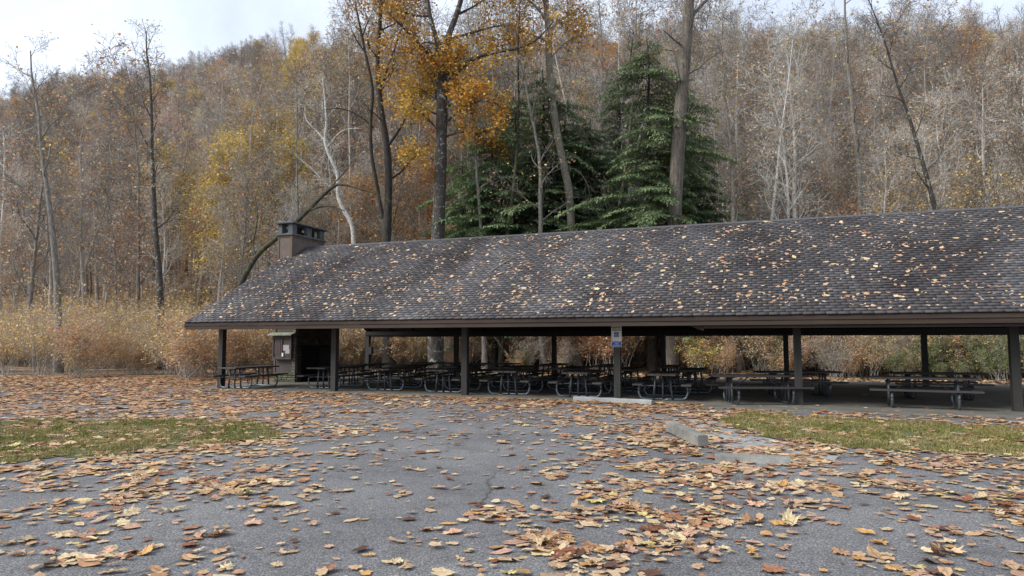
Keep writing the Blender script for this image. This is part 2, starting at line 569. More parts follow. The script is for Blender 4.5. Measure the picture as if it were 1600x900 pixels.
# asphalt up to the front of the slab, lawns left and right, concrete walk
aL = B(-26, -0.85); aR = B(34, -1.75)
asph = [(-60, -60), (60, -60), (60, 4.0), (9.5, 8.2), (aR.x, aR.y)]
asph = [(-40, -50), (45, -50)] + [(B(34, -0.9).x, B(34, -0.9).y), (B(13.2, -0.9).x, B(13.2, -0.9).y), (B(-6.5, -0.62).x, B(-6.5, -0.62).y), (B(-30, -0.6).x, B(-30, -0.6).y)]
sheet('asphalt', asph, 0.004, 'asphalt')
lawn_left = [gp(385, 658), gp(412, 662), gp(436, 671), gp(440, 679), gp(424, 687), gp(398, 692), gp(330, 700), gp(200, 712), gp(-200, 730), gp(-260, 665), gp(200, 657)]
lawn_right = [gp(1135, 650), gp(1165, 645), gp(1205, 648), gp(1330, 656), gp(1640, 672), gp(1760, 720), gp(1500, 712), gp(1300, 698), gp(1195, 681), gp(1160, 672), gp(1122, 660)]
LL = wob([(p.x, p.y) for p in lawn_left], 0.13)
LR = wob([(p.x, p.y) for p in lawn_right], 0.12)
sheet('left_lawn', LL, 0.012, 'turf_soil')
sheet('right_lawn', LR, 0.016, 'turf_soil')
walk = [gp(1028, 662), gp(1062, 654), gp(1110, 657), gp(1150, 668), gp(1192, 683), gp(1260, 698), gp(1320, 712), gp(1290, 728), gp(1215, 724), gp(1165, 716), gp(1105, 698), gp(1045, 672)]
sheet('concrete_walk', wob([(p.x, p.y) for p in walk], 0.03, 4), 0.008, 'path_concrete')

def inside(poly, x, y):
    x = np.asarray(x); y = np.asarray(y)
    c_ = np.zeros(x.shape, bool)
    n = len(poly)
    for k in range(n):
        x1, y1 = poly[k][0], poly[k][1]
        x2, y2 = poly[(k + 1) % n][0], poly[(k + 1) % n][1]
        cond = ((y1 > y) != (y2 > y))
        xi = (x2 - x1) * (y - y1) / (y2 - y1 + 1e-12) + x1
        c_ ^= cond & (x < xi)
    return c_

# ------------------------------------------------------------------ pavilion
UL, UR = -5.5, 25.2
WF, ZF = -1.15, 2.405      # front edge of the shingles
WR, ZR = 4.98, 5.87        # ridge
WB, ZB = 11.0, 2.27        # rear edge
PAV = empty('picnic_pavilion', B(0, 0), -TH, 'long open picnic pavilion with leaf-strewn shingle roof on dark posts', 'pavilion')

slab = MB().boxr((-6.2, -0.62, -0.08), (26.5, 12.2, 0.03), 0.01)
s_o = slab.build('concrete_floor', 'slab_concrete')
s_o.location = B(0, 0); s_o.rotation_euler = (0, 0, -TH)
tag(s_o, kind='structure')
# apron of the slab at the right where the tables stand out to the front
ap = MB().boxr((12.2, -1.62, -0.08), (26.5, -0.63, 0.026), 0.01).build('concrete_apron', 'slab_concrete')
ap.location = B(0, 0); ap.rotation_euler = (0, 0, -TH)
tag(ap, kind='structure')

for k in range(-1, 6):
    for w_ in (0, SPAN):
        ztop = 2.30 if w_ == 0 else 2.22
        if k == -1 and w_ == SPAN:
            pass
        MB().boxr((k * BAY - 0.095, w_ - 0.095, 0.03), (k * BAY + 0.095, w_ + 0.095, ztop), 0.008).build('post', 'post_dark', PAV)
# plates over the posts, fascia, sub-fascia
def along(name, mat, w0, w1, z0, z1, u0=UL + 0.1, u1=UR - 0.1, segs=1):
    L = (u1 - u0) / segs
    for s_ in range(segs):
        MB().boxr((u0 + s_ * L + 0.002, w0, z0), (u0 + (s_ + 1) * L - 0.002, w1, z1), 0.006).build(name, mat, PAV)
along('beam', 'beam_dark', -0.14, 0.14, 2.301, 2.58)
along('beam', 'beam_dark', SPAN - 0.14, SPAN + 0.14, 2.03 + 0.0, 2.219, -4.99)
along('fascia_board', 'fascia_brown', WF + 0.0, WF + 0.045, 2.262, 2.385, UL, UR, 7)
along('fascia_board', 'fascia_brown', WF + 0.022, WF + 0.065, 2.138, 2.259, UL, UR, 6)
along('fascia_board', 'fascia_brown', WB - 0.05, WB, 1.965, 2.25, UL, UR, 6)
along('trim_board', 'fascia_brown', WF + 0.10, WF + 0.14, 2.06, 2.136, 12.3, UR, 2)
# slope helpers
def fslope(w): return ZF + (ZR - ZF) * (w - WF) / (WR - WF)
def bslope(w): return ZB + (ZR - ZB) * (w - WB) / (WR - WB)
# deck boards under the shingles (front and rear), the dark ceiling
def slab_slope(name, mat, u0, u1, wa, za, wb, zb, t0, t1, parent=PAV):
    P = []
    for (w_, z_) in ((wa, za), (wb, zb)):
        P.append((w_, z_))
    lo = [(u0, wa, za - t1), (u1, wa, za - t1), (u1, wb, zb - t1), (u0, wb, zb - t1)]
    hi = [(u0, wa, za - t0), (u1, wa, za - t0), (u1, wb, zb - t0), (u0, wb, zb - t0)]
    return MB().hexa(lo + hi).build(name, mat, parent)
slab_slope('roof_deck', 'beam_dark', UL + 0.03, UR - 0.03, WF + 0.03, fslope(WF + 0.03), WR, ZR, 0.018, 0.06)
slab_slope('roof_deck', 'beam_dark', UL + 0.03, UR - 0.03, WB - 0.03, bslope(WB - 0.03), WR, ZR, 0.018, 0.06)
# rafters and tie beams
nr = 25
for i in range(nr):
    u_ = UL + 0.12 + (UR - UL - 0.24) * i / (nr - 1)
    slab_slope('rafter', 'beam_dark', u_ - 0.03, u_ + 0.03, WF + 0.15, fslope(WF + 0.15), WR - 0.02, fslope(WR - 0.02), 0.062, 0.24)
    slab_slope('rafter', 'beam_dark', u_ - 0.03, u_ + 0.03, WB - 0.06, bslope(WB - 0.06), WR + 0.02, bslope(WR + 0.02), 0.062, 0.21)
for k in range(0, 6):
    MB().boxr((k * BAY - 0.07, 0.142, 2.36), (k * BAY + 0.07, SPAN - 0.142, 2.60), 0.006).build('tie_beam', 'beam_dark', PAV)
    MB().boxr((k * BAY - 0.06, WR - 0.07, 2.602), (k * BAY + 0.06, WR + 0.07, 5.55), 0.006).build('king_post', 'beam_dark', PAV)
along('ridge_beam', 'beam_dark', WR - 0.06, WR + 0.06, 5.50, 5.78)
# rake boards (the slanting edge boards of the left and right ends)
for u_ in (UL - 0.045, UR):
    slab_slope('rake_board', 'fascia_brown', u_, u_ + 0.045, WF, ZF, WR, ZR, 0.0, 0.2)
    slab_slope('rake_board', 'fascia_brown', u_, u_ + 0.045, WB, ZB, WR, ZR, 0.0, 0.2)
# rear-eave knee bracket that shows under the fascia
MB().hexa([(12.12, WF + 0.15, 2.06), (12.3, WF + 0.15, 2.0), (12.3, WF + 0.25, 2.0), (12.12, WF + 0.25, 2.06),
           (11.95, WF + 0.15, 2.135), (12.3, WF + 0.15, 2.135), (12.3, WF + 0.25, 2.135), (11.95, WF + 0.25, 2.135)]).build('bracket', 'fascia_brown', PAV)

# shingles: real tabs in courses
NC = 44
TABW = 0.27
def shingle_courses():
    F6 = np.array([(0, 1, 2, 3), (4, 7, 6, 5), (0, 4, 5, 1), (1, 5, 6, 2), (3, 2, 6, 7), (0, 3, 7, 4)])
    items = []
    for side in (0, 1):
        w0, z0, w1, z1 = (WF - 0.03, ZF - 0.015, WR, ZR) if side == 0 else (WB + 0.03, ZB - 0.015, WR, ZR)
        dv = np.array([w1 - w0, z1 - z0]); L = np.linalg.norm(dv); dv /= L
        nv = np.array([-dv[1], dv[0]])
        if nv[1] < 0: nv = -nv
        ex = L / NC
        for c_ in range(NC):
            s0 = c_ * ex; s1 = s0 + ex + 0.02
            off = (0.5 * (c_ % 2) + rng.uniform(-0.05, 0.05)) * TABW
            u_ = UL - off
            while u_ < UR:
                a_ = max(u_ + 0.004, UL); b_ = min(u_ + TABW - 0.004, UR)
                u_ += TABW
                if b_ - a_ < 0.03: continue
                # the chimney pierces the left end of the roof
                wm = w0 + dv[0] * (s0 + ex / 2)
                if a_ < -5.0 and 3.96 < wm < 6.26:
                    a2 = max(a_, -5.02)
                    if b_ - a2 < 0.03: continue
                    a_ = a2
                lift = rng.uniform(0, 0.005); t_ = 0.019 + lift
                js = rng.uniform(-0.007, 0.007)
                def P(s_, h): return (w0 + dv[0] * s_ + nv[0] * h, z0 + dv[1] * s_ + nv[1] * h)
                lo0 = P(s0 + js, 0.004); lo1 = P(s1, -0.006); hi0 = P(s0 + js, t_ + 0.012); hi1 = P(s1, 0.004)
                V = np.array([(a_, *lo0), (b_, *lo0), (b_, *lo1), (a_, *lo1), (a_, *hi0), (b_, *hi0), (b_, *hi1), (a_, *hi1)])
                g = rng.uniform(0.72, 1.28) * (1 + 0.05 * math.sin(c_ * 1.9))
                warm = rng.uniform(-0.06, 0.06)
                C = np.array([g * (1 + warm), g, g * (1 - warm * 0.8)])
                cen = B((a_ + b_) / 2, w0 + dv[0] * s0, 0)
                items.append((side, c_, V, C, cen.length, cen))
    # the 300 that show largest: nearest on the front slope, inside the frame
    vis = [i for i, it in enumerate(items) if it[0] == 0 and abs(it[5].x / it[5].y) < 0.735]
    vis.sort(key=lambda i: items[i][4])
    near = set(vis[:300])
    VS = []; CS = []; FS = []; n = 0
    for i, it in enumerate(items):
        if i in near:
            V = it[2]
            o_ = V.mean(0)
            me = np_mesh('shingle', V - o_, [F6], 'roof_shingle', np.repeat(it[3][None], 8, 0))
            o = link(bpy.data.objects.new('shingle', me), PAV)
            o.location = o_
        else:
            VS.append(it[2]); CS.append(np.repeat(it[3][None], 8, 0)); FS.append(F6 + n); n += 8
    me = np_mesh('shingle_courses', np.concatenate(VS), [np.concatenate(FS)], 'roof_shingle', np.concatenate(CS))
    o = link(bpy.data.objects.new('shingle_courses', me), PAV)
    o['kind'] = 'stuff'
shingle_courses()
# ridge cap pieces
rc = MB()
nrc = 100
for i in range(nrc):
    ua = max(UL + (UR - UL) * i / nrc, -5.01 if i < 4 else -99); ub = UL + (UR - UL) * (i + 1) / nrc + 0.02
    if ub < ua: continue
    for sgn, fn in ((-1, fslope), (1, bslope)):
        w_ = WR + sgn * 0.13
        zt = fn(w_) + 0.034; zr_ = ZR + 0.036
        P = [(ua, w_, zt - 0.012), (ub, w_, zt - 0.012), (ub, WR, zr_ - 0.012), (ua, WR, zr_ - 0.012), (ua, w_, zt + 0.004), (ub, w_, zt), (ub, WR, zr_), (ua, WR, zr_ + 0.004)]
        rc.hexa(P)
o = rc.build('ridge_cap', 'roof_metal', PAV)

# ------------------------------------------------------------------ fireplace with chimney
FP = empty('fireplace_chimney', B(0, 0), -TH, 'stone fireplace with brown panelled chimney and open cap at the left roof end', 'chimney')
fu0, fu1, fw0, fw1 = -5.58, -4.45, 3.70, 6.28
MB().boxr((fu0 + 0.06, fw0 + 0.06, 0.03), (fu1 - 0.5, fw1 - 0.06, 3.0)).build('core', 'mortar', FP)
# right-hand masonry round the hearth mouth
MB().boxr((fu1 - 0.5, fw0 + 0.06, 1.52), (fu1 - 0.06, fw1 - 0.06, 3.0)).build('hearth_lintel_wall', 'mortar', FP)
MB().boxr((fu1 - 0.5, fw0 + 0.06, 0.03), (fu1 - 0.06, fw0 + 0.34, 1.52)).build('hearth_side_wall', 'mortar', FP)
MB().boxr((fu1 - 0.5, fw1 - 0.34, 0.03), (fu1 - 0.06, fw1 - 0.06, 1.52)).build('hearth_side_wall', 'mortar', FP)
MB().boxr((fu1 - 0.52, fw0 + 0.34, 0.03), (fu1 - 0.49, fw1 - 0.34, 1.52)).build('fireback', 'soot_black', FP)
MB().boxr((fu1 - 0.07, fw0 + 0.3, 1.47), (fu1 + 0.03, fw1 - 0.3, 1.56), 0.01).build('lintel', 'soot_black', FP)
def stones(u0, u1, w0, w1, z0, z1, face, mat, hmin=0.09, hmax=0.17, lmin=0.16, lmax=0.42, skip=None):
    z_ = z0
    while z_ < z1 - 0.04:
        h = min(random.uniform(hmin, hmax), z1 - z_)
        if z1 - z_ - h < 0.05: h = z1 - z_
        a_, b_ = (u0, u1) if face == 'front' else (w0, w1)
        x = a_
        while x < b_ - 0.04:
            l = min(random.uniform(lmin, lmax), b_ - x)
            if b_ - x - l < 0.07: l = b_ - x
            g = 0.008
            pr = random.uniform(0.0, 0.03)
            mid = x + l / 2
            if not (skip and skip(mid, z_ + h / 2)):
                if face == 'front':
                    MB().boxr((x + g, w0 - pr, z_ + g), (x + l - g, w1, z_ + h - g), 0.012).build('stone', mat(mid, z_), FP)
                else:
                    MB().boxr((u0, x + g, z_ + g), (u1 + pr, x + l - g, z_ + h - g), 0.012).build('stone', mat(mid, z_), FP)
            x += l
        z_ += h
stones(fu0, fu1 - 0.03, fw0 - 0.02, fw0 + 0.06, 0.03, 0.42, 'front', lambda m, z: 'stone_mossy', lmin=0.14, lmax=0.34, hmin=0.07, hmax=0.12)
stones(fu1 - 0.20, fu1 - 0.03, fw0 - 0.02, fw0 + 0.06, 0.42, 2.9, 'front', lambda m, z: 'stone_buff' if z < 2.4 else 'stone_mossy', lmin=0.1, lmax=0.2)
stones(fu1 - 0.06, fu1, fw0 + 0.02, fw0 + 0.33, 0.03, 1.5, 'side', lambda m, z: 'stone_dark')
stones(fu1 - 0.06, fu1, fw1 - 0.33, fw1 - 0.10, 0.03, 1.5, 'side', lambda m, z: 'stone_dark')
stones(fu1 - 0.06, fu1, fw0 + 0.02, fw1 - 0.10, 1.57, 2.9, 'side', lambda m, z: 'stone_dark')
stones(fu1 - 0.10, fu1 + 0.02, fw1 - 0.095, fw1, 0.03, 2.3, 'side', lambda m, z: 'stone_buff', lmin=0.09, lmax=0.12)  # pale stone strip: light leaking on this far edge, put into the colour
MB().boxr((fu0 + 0.005, fw0 + 0.005, 0.43), (fu1 - 0.21, fw0 + 0.055, 2.95), 0.004).build('front_panel', 'board_case', FP)
MB().boxr((fu0 - 0.01, fw0 - 0.02, 0.435), (fu0 + 0.07, fw0 + 0.004, 2.95), 0.004).build('trim_board', 'chimney_trim', FP)
MB().boxr((fu0 + 0.02, fw0 - 0.04, 0.40), (fu1 - 0.02, fw0 + 0.03, 0.432), 0.006).build('stone_ledge', 'stone_mossy', FP)
# plaque
MB().boxr((fu1 + 0.032, 4.86, 1.58), (fu1 + 0.05, 5.10, 1.82), 0.004).build('plaque', 'plaque', FP)
# upper stack
cu0, cu1, cw0, cw1 = -5.76, -5.03, 3.97, 6.24
zl = 6.27
MB().boxr((cu0 + 0.01, cw0 + 0.01, 2.9), (cu1 - 0.01, cw1 - 0.01, zl), 0.0).build('chimney_stack', 'chimney_panel', FP)
tb = [((cu0 - 0.012, cw0 - 0.012), (cu0 + 0.075, cw0 + 0.075)), ((cu1 - 0.075, cw0 - 0.012), (cu1 + 0.012, cw0 + 0.075)),
      ((cu0 - 0.012, cw1 - 0.075), (cu0 + 0.075, cw1 + 0.012)), ((cu1 - 0.075, cw1 - 0.075), (cu1 + 0.012, cw1 + 0.012))]
for (a_, b_) in tb:
    MB().boxr((a_[0], a_[1], 2.9), (b_[0], b_[1], zl - 0.005), 0.004).build('corner_board', 'chimney_trim', FP)
for (a_, b_) in (((cu0 + 0.077, cw0 - 0.010), (cu1 - 0.077, cw0 + 0.009)), ((cu0 + 0.077, cw1 - 0.009), (cu1 - 0.077, cw1 + 0.010)), ((cu1 - 0.009, cw0 + 0.077), (cu1 + 0.010, cw1 - 0.077)), ((cu0 - 0.010, cw0 + 0.077), (cu0 + 0.009, cw1 - 0.077))):
    MB().boxr((a_[0], a_[1], zl - 0.085), (b_[0], b_[1], zl - 0.006), 0.003).build('trim_board', 'chimney_trim', FP)
MB().boxr((cu0 - 0.06, cw0 - 0.07, zl), (cu1 + 0.06, cw1 + 0.07, zl + 0.085), 0.012).build('chimney_ledge', 'cap_concrete', FP)
zc = zl + 0.087
for (ua, wa, du, dw) in ((cu0, cw0, 0.19, 0.30), (cu1 - 0.22, cw0, 0.22, 0.30), (cu0, cw1 - 0.3, 0.19, 0.30), (cu1 - 0.2, cw1 - 0.3, 0.2, 0.30), (cu1 - 0.19, 5.0, 0.17, 0.34), (cu0, 5.0, 0.17, 0.34)):
    MB().boxr((ua, wa, zc), (ua + du, wa + dw, zc + 0.42), 0.012).build('cap_pier', 'cap_concrete', FP)
MB().boxr((cu0 - 0.10, cw0 - 0.12, zc + 0.422), (cu1 + 0.12, cw1 + 0.12, zc + 0.50), 0.015).build('cap_slab', 'cap_concrete', FP)
MB().boxr((cu0 + 0.25, cw0 + 0.4, zc), (cu1 - 0.3, cw1 - 0.4, zc + 0.2), 0.02).build('flue', 'soot_black', FP)

# bulletin board on the front panel
BBD = empty('bulletin_board', B(-5.55, 3.66, 0), -TH, 'dark wooden bulletin board with papers and a mossy little roof on the chimney front', 'notice board')
def bb(name, u0, u1, w0, w1, z0, z1, mat, ch=0.005, parent=None):
    return MB().boxr((u0, w0, z0), (u1, w1, z1), ch).build(name, mat, parent or BBD)
bb('case', 0.03, 0.93, -0.10, -0.0, 1.02, 2.00, 'board_case')
for (a_, b_, c_, d_) in ((0.0, 0.96, 0.98, 1.07), (0.0, 0.96, 1.84, 1.95), (0.0, 0.07, 1.072, 1.838), (0.44, 0.51, 1.072, 1.838), (0.89, 0.96, 1.072, 1.838)):
    bb('frame_rail', a_, b_, -0.135, -0.102, c_, d_, 'board_case', 0.003)
bb('notice', 0.53, 0.84, -0.112, -0.1045, 1.34, 1.58, 'paper_pale', 0)
bb('notice', 0.66, 0.87, -0.120, -0.1135, 1.22, 1.42, 'paper_pale', 0)
bb('notice', 0.60, 0.84, -0.112, -0.1045, 1.10, 1.20, 'paper_dark', 0)
bb('notice', 0.10, 0.40, -0.112, -0.1045, 1.20, 1.74, 'paper_dark', 0)
bb('notice', 0.50, 0.58, -0.145, -0.137, 1.10, 1.25, 'paper_white', 0)
MB().hexa([(-0.16, -0.30, 1.97), (1.06, -0.30, 1.97), (1.06, 0.0, 2.06), (-0.16, 0.0, 2.06), (-0.16, -0.30, 2.01), (1.06, -0.30, 2.01), (1.06, 0.0, 2.10), (-0.16, 0.0, 2.10)]).build('little_roof', 'board_roof', BBD)

# electric box on the first rear post
eb = empty('junction_box', B(0, SPAN, 0), -TH, 'small black electric box on the leftmost rear post', 'electric box')
# the leftmost rear post in view is the one at k=-1
eb.location = B(-BAY, SPAN, 0)
MB().boxr((0.098, -0.13, 1.08), (0.27, 0.06, 1.45), 0.01).build('housing', 'box_black', eb)
MB().boxr((0.098, -0.06, 1.45), (0.15, 0.0, 1.62), 0.005).build('conduit_cover', 'box_black', eb)

# ------------------------------------------------------------------ reserved parking sign on the third front post
def text_mesh(body, size, mat, ext=0.0012, bold=0.0):
    cu = bpy.data.curves.new('lettering', 'FONT')
    cu.body = body
    cu.size = size
    cu.align_x = 'CENTER'
    cu.align_y = 'CENTER'
    cu.extrude = ext
    cu.offset = bold
    ob = bpy.data.objects.new('tmp', cu)
    me = bpy.data.meshes.new_from_object(ob)
    bpy.data.objects.remove(ob)
    me.materials.clear()
    me.materials.append(MATS[mat])
    return me
SG = empty('reserved_parking_sign', B(2 * BAY, -0.0975, 0), -TH, 'white reserved parking sign with blue wheelchair symbol on front post', 'sign')
def rounded_plate(name, w_, h_, z_, y_, t_, mat, parent, rad=0.02):
    pts = []
    for (cx, cz, a0) in ((w_ / 2 - rad, h_ / 2 - rad, 0), (-w_ / 2 + rad, h_ / 2 - rad, 90), (-w_ / 2 + rad, -h_ / 2 + rad, 180), (w_ / 2 - rad, -h_ / 2 + rad, 270)):
        for q in range(4):
            a_ = R(a0 + q * 30)
            pts.append((cx + rad * math.cos(a_), cz + rad * math.sin(a_)))
    n = len(pts)
    V = [(x, y_, z_ + z) for x, z in pts] + [(x, y_ - t_, z_ + z) for x, z in pts]
    F = [tuple(range(n)), tuple(range(2 * n - 1, n - 1, -1))] + [(k, (k + 1) % n + 0, (k + 1) % n + n, k + n)[::-1] for k in range(n)]
    m_ = MB(); m_.add(V, F)
    return m_.build(name, mat, parent)
def put_text(body, size, mat, x, y, z, parent, bold=0.0, name='lettering'):
    o = bpy.data.objects.new(name, text_mesh(body, size, mat, 0.001, bold))
    link(o, parent)
    o.location = (x, y, z)
    o.rotation_euler = (math.pi / 2, 0, 0)
    return o
rounded_plate('sign_plate', 0.305, 0.457, 1.95, 0, 0.004, 'sign_white', SG)
put_text('RESERVED', 0.062, 'sign_ink', 0, -0.0065, 2.115, SG, 0.002)
put_text('PARKING', 0.062, 'sign_ink', 0, -0.0065, 2.045, SG, 0.002)
sq = rounded_plate('symbol_square', 0.135, 0.145, 1.915, -0.0045, 0.003, 'sign_blue', SG, 0.006)
# wheelchair figure in thin white relief
wc = MB()
yy = -0.0095
ring = [(0.012 + 0.034 * math.cos(a_), yy, 1.893 + 0.034 * math.sin(a_)) for a_ in np.linspace(R(115), R(355), 14)]
ring = [(x - 0.016, y, z) for x, y, z in ring]
wc.tube(ring, 0.0045, 4)
wc.tube([(-0.012, yy, 1.958), (-0.008, yy, 1.915), (0.018, yy, 1.913), (0.034, yy, 1.877), (0.047, yy, 1.882)], 0.0055, 4)
wc.tube([(-0.010, yy, 1.938), (0.016, yy, 1.936)], 0.004, 4)
wc.tube([(-0.013, yy + 0.001, 1.968), (-0.013, yy - 0.002, 1.968)], 0.009, 8)
wc.build('wheelchair_symbol', 'sign_letter', sq)
VP = empty('van_accessible_sign', B(2 * BAY, -0.0975, 0), -TH, 'small blue plate below the white parking sign on the post', 'sign')
rounded_plate('border_plate', 0.305, 0.152, 1.63, 0, 0.004, 'sign_letter', VP, 0.02)
rounded_plate('blue_plate', 0.285, 0.132, 1.63, -0.0045, 0.002, 'sign_blue', VP, 0.016)
put_text('VAN', 0.052, 'sign_letter', 0, -0.0085, 1.658, VP, 0.001)
put_text('ACCESSIBLE', 0.042, 'sign_letter', 0, -0.0085, 1.604, VP, 0.0008)

# ------------------------------------------------------------------ picnic tables
def bent(pts, r=0.10, n=5):
    """polyline with rounded corners"""
    P = [np.array(p, float) for p in pts]
    out = [P[0]]
    for k in range(1, len(P) - 1):
        a_, b_, c_ = P[k - 1], P[k], P[k + 1]
        d1 = (a_ - b_); l1 = np.linalg.norm(d1); d1 /= l1
        d2 = (c_ - b_); l2 = np.linalg.norm(d2); d2 /= l2
        rr = min(r, l1 * 0.48, l2 * 0.48)
        s_, e_ = b_ + d1 * rr, b_ + d2 * rr
        for q in range(n + 1):
            t_ = q / n
            out.append((1 - t_) ** 2 * s_ + 2 * t_ * (1 - t_) * b_ + t_ ** 2 * e_)
    out.append(P[-1])
    return out

def make_table():
    t_ = empty('picnic_table')
    tag(t_, 'x', 'picnic table', 'picnic tables under the pavilion roof')
    L = 2.44
    for q in range(4):
        x = -0.30 + q * 0.20
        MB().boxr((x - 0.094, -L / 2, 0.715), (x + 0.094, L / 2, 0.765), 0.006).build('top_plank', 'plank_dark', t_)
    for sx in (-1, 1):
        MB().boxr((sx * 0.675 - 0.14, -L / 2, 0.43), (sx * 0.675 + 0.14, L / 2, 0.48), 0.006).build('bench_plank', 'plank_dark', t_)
    r = 0.032
    for sy in (-1, 1):
        y = sy * 0.72
        loop = bent([(-0.53, y, 0.405), (-0.685, y, 0.405), (-0.705, y, 0.20), (-0.62, y, 0.03), (0.62, y, 0.03), (0.705, y, 0.20), (0.685, y, 0.405), (0.53, y, 0.405)], 0.11, 5)
        MB().tube(loop, r, 8).build('frame_loop', 'pipe_steel', t_, True)
        MB().tube([(-0.54, y - 0.03 * sy, 0.408), (0.54, y - 0.03 * sy, 0.408)], 0.02, 6).build('cross_bar', 'pipe_dull', t_, True)
        for sx in (-1, 1):
            MB().tube([(sx * 0.27, y + 0.045 * sy, 0.03), (sx * 0.20, y + 0.045 * sy, 0.70)], 0.031, 7).build('leg', 'pipe_dull', t_, True)
        MB().tube([(0.0, y + 0.045 * sy, 0.03), (0.0, y + 0.045 * sy, 0.70)], 0.027, 7).build('leg', 'pipe_dull', t_, True)
        MB().boxr((-0.36, y + 0.02 * sy - 0.022, 0.685), (0.36, y + 0.02 * sy + 0.022, 0.714), 0.003).build('top_bracket', 'pipe_dull', t_)
        MB().tube([(0, y - 0.06 * sy, 0.40), (0, y - 0.48 * sy, 0.705)], 0.017, 6).build('brace', 'pipe_dull', t_, True)
    return t_

def copy_thing(src, loc, rz):
    c_ = src.copy(); COL.objects.link(c_)
    c_.location = loc; c_.rotation_euler = (0, 0, rz)
    for ch in src.children:
        d = ch.copy(); COL.objects.link(d); d.parent = c_
        for g in ch.children:
            e = g.copy(); COL.objects.link(e); e.parent = d
    return c_

proto_table = make_table()
TABLES = [  # u, w, turn, label
    (-4.15, 0.62, 0.03, 'picnic table at the far left outside the first post in front of the bulletin board'),
    (-1.05, 1.66, -0.04, 'front picnic table half hidden behind the post right of the fireplace'),
    (1.45, 1.60, 0.03, 'front picnic table right of the fireplace post, nearest that post'),
    (3.82, 1.40, -0.02, 'front picnic table whose right end is hidden by the middle front post'),
    (6.15, 1.25, 0.02, 'front picnic table just right of the middle front post'),
    (8.50, 1.05, 0.0, 'front picnic table just left of the sign post'),
    (11.0, 0.92, 0.05, 'front picnic table just right of the sign post'),
    (-1.6, 4.6, 0.05, 'second-row picnic table in the shade beside the fireplace'),
    (0.55, 4.5, 0.04, 'second-row picnic table seen between the fireplace post and the next table'),
    (2.8, 4.4, -0.03, 'second-row picnic table behind the table left of the middle front post'),
    (5.0, 4.3, 0.02, 'second-row picnic table seen just right of the middle front post'),
    (7.3, 4.1, -0.05, 'second-row picnic table left of the sign post'),
    (9.35, 3.9, 0.03, 'second-row picnic table seen directly behind the sign post'),
    (11.5, 4.0, -0.02, 'second-row picnic table at the right end of the crowded rows'),
    (0.2, 7.5, math.pi / 2 + 0.02, 'rear picnic table set lengthwise beside the leftmost rear post'),
    (2.75, 7.5, math.pi / 2, 'rear picnic table set lengthwise left of the second rear post'),
    (5.6, 7.3, 0.04, 'rear picnic table deep in the shade behind the middle front post'),
    (8.0, 7.1, -0.03, 'rear picnic table deep in the shade left of the sign post'),
    (10.4, 6.9, 0.05, 'rear picnic table beside the fourth rear post'),
    (13.6, 0.2, math.pi / 2 + 0.33, 'picnic table set lengthwise at the right end with a red-tipped plank'),
    (14.75, 3.2, math.pi / 2 + 0.30, 'picnic table set lengthwise behind the one at the right end'),
    (17.6, 0.4, math.pi / 2 - 0.1, 'picnic table beyond the right end table near the frame edge'),
    (18.6, 3.6, math.pi / 2 + 0.05, 'rearmost picnic table near the right edge of the picture'),
]
for i, (u_, w_, tz, lab) in enumerate(TABLES):
    p_ = B(u_, w_, 0.03 if w_ > -0.3 else 0.02)
    if i == 0:
        o = proto_table
        o.location = p_; o.rotation_euler = (0, 0, -TH + tz)
    else:
        o = copy_thing(proto_table, p_, -TH + tz)
    o['label'] = lab
    if i == 19:
        for ch in o.children:
            if ch.name.startswith('top_plank') and ch.data.vertices[0].co.x < -0.2:
                ch.data = ch.data.copy()
                # a rusty red end on the front plank
                me = ch.data

# ------------------------------------------------------------------ parking stops
def stop_mesh(name, L, w_, h_, mat, seed, taper=0.03):
    r_ = np.random.default_rng(seed)
    ns = 14
    V = []; F = []
    prof = [(-w_ / 2, 0), (w_ / 2, 0), (w_ / 2 - taper * 0.4, h_ * 0.75), (w_ / 2 - taper, h_ - 0.012), (w_ / 2 - taper - 0.015, h_), (-w_ / 2 + taper + 0.015, h_), (-w_ / 2 + taper, h_ - 0.012), (-w_ / 2 + taper * 0.4, h_ * 0.75)]
    n = len(prof)
    for i in range(ns + 1):
        x = -L / 2 + L * i / ns
        sh = 0.965 if i in (0, ns) else 1.0
        for (y, z) in prof:
            V.append((x + r_.normal(0, 0.002), y * sh + r_.normal(0, 0.0025), z * sh + (r_.normal(0, 0.003) if z > 0 else 0)))
    for i in range(ns):
        for j in range(n):
            F.append((i * n + j, (i + 1) * n + j, (i + 1) * n + (j + 1) % n, i * n + (j + 1) % n))
    F.append(tuple(range(n))); F.append(tuple(ns * n + k for k in range(n))[::-1])
    m_ = MB(); m_.add(V, F)
    return m_.build(name, mat)
G = 'concrete parking stops'
o = stop_mesh('parking_stop', 2.35, 0.19, 0.13, 'stop_concrete', 1)
p_ = (gp(897, 627) + gp(1018, 633)) / 2 + Vector((0.03, 0.1, 0))
dd = gp(1018, 633) - gp(897, 627)
o.location = (p_.x, p_.y, 0.005); o.rotation_euler = (0, 0, math.atan2(dd.y, dd.x))
tag(o, 'long low concrete parking stop lying at the foot of the sign post', 'parking stop', G)
o = stop_mesh('parking_stop', 1.80, 0.18, 0.185, 'stop_brown', 2, 0.007)
p_ = (gp(1042, 677) + gp(1089, 699)) / 2
dd = gp(1042, 677) - gp(1089, 699)
o.location = (p_.x + 0.085, p_.y, 0.03); o.rotation_euler = (R(0), R(-0.6), math.atan2(dd.y, dd.x))
tag(o, 'short thick grey parking stop askew on the leaf-strewn asphalt', 'parking stop', G)
for q in (-0.6, 0.6):
    pass
o = stop_mesh('parking_stop', 1.0, 0.26, 0.115, 'stop_brown', 5, 0.085)
o.location = (gp(1118, 722).x + 0.5, gp(1118, 722).y - 0.05, 0.0); o.rotation_euler = (0, 0, R(-14))
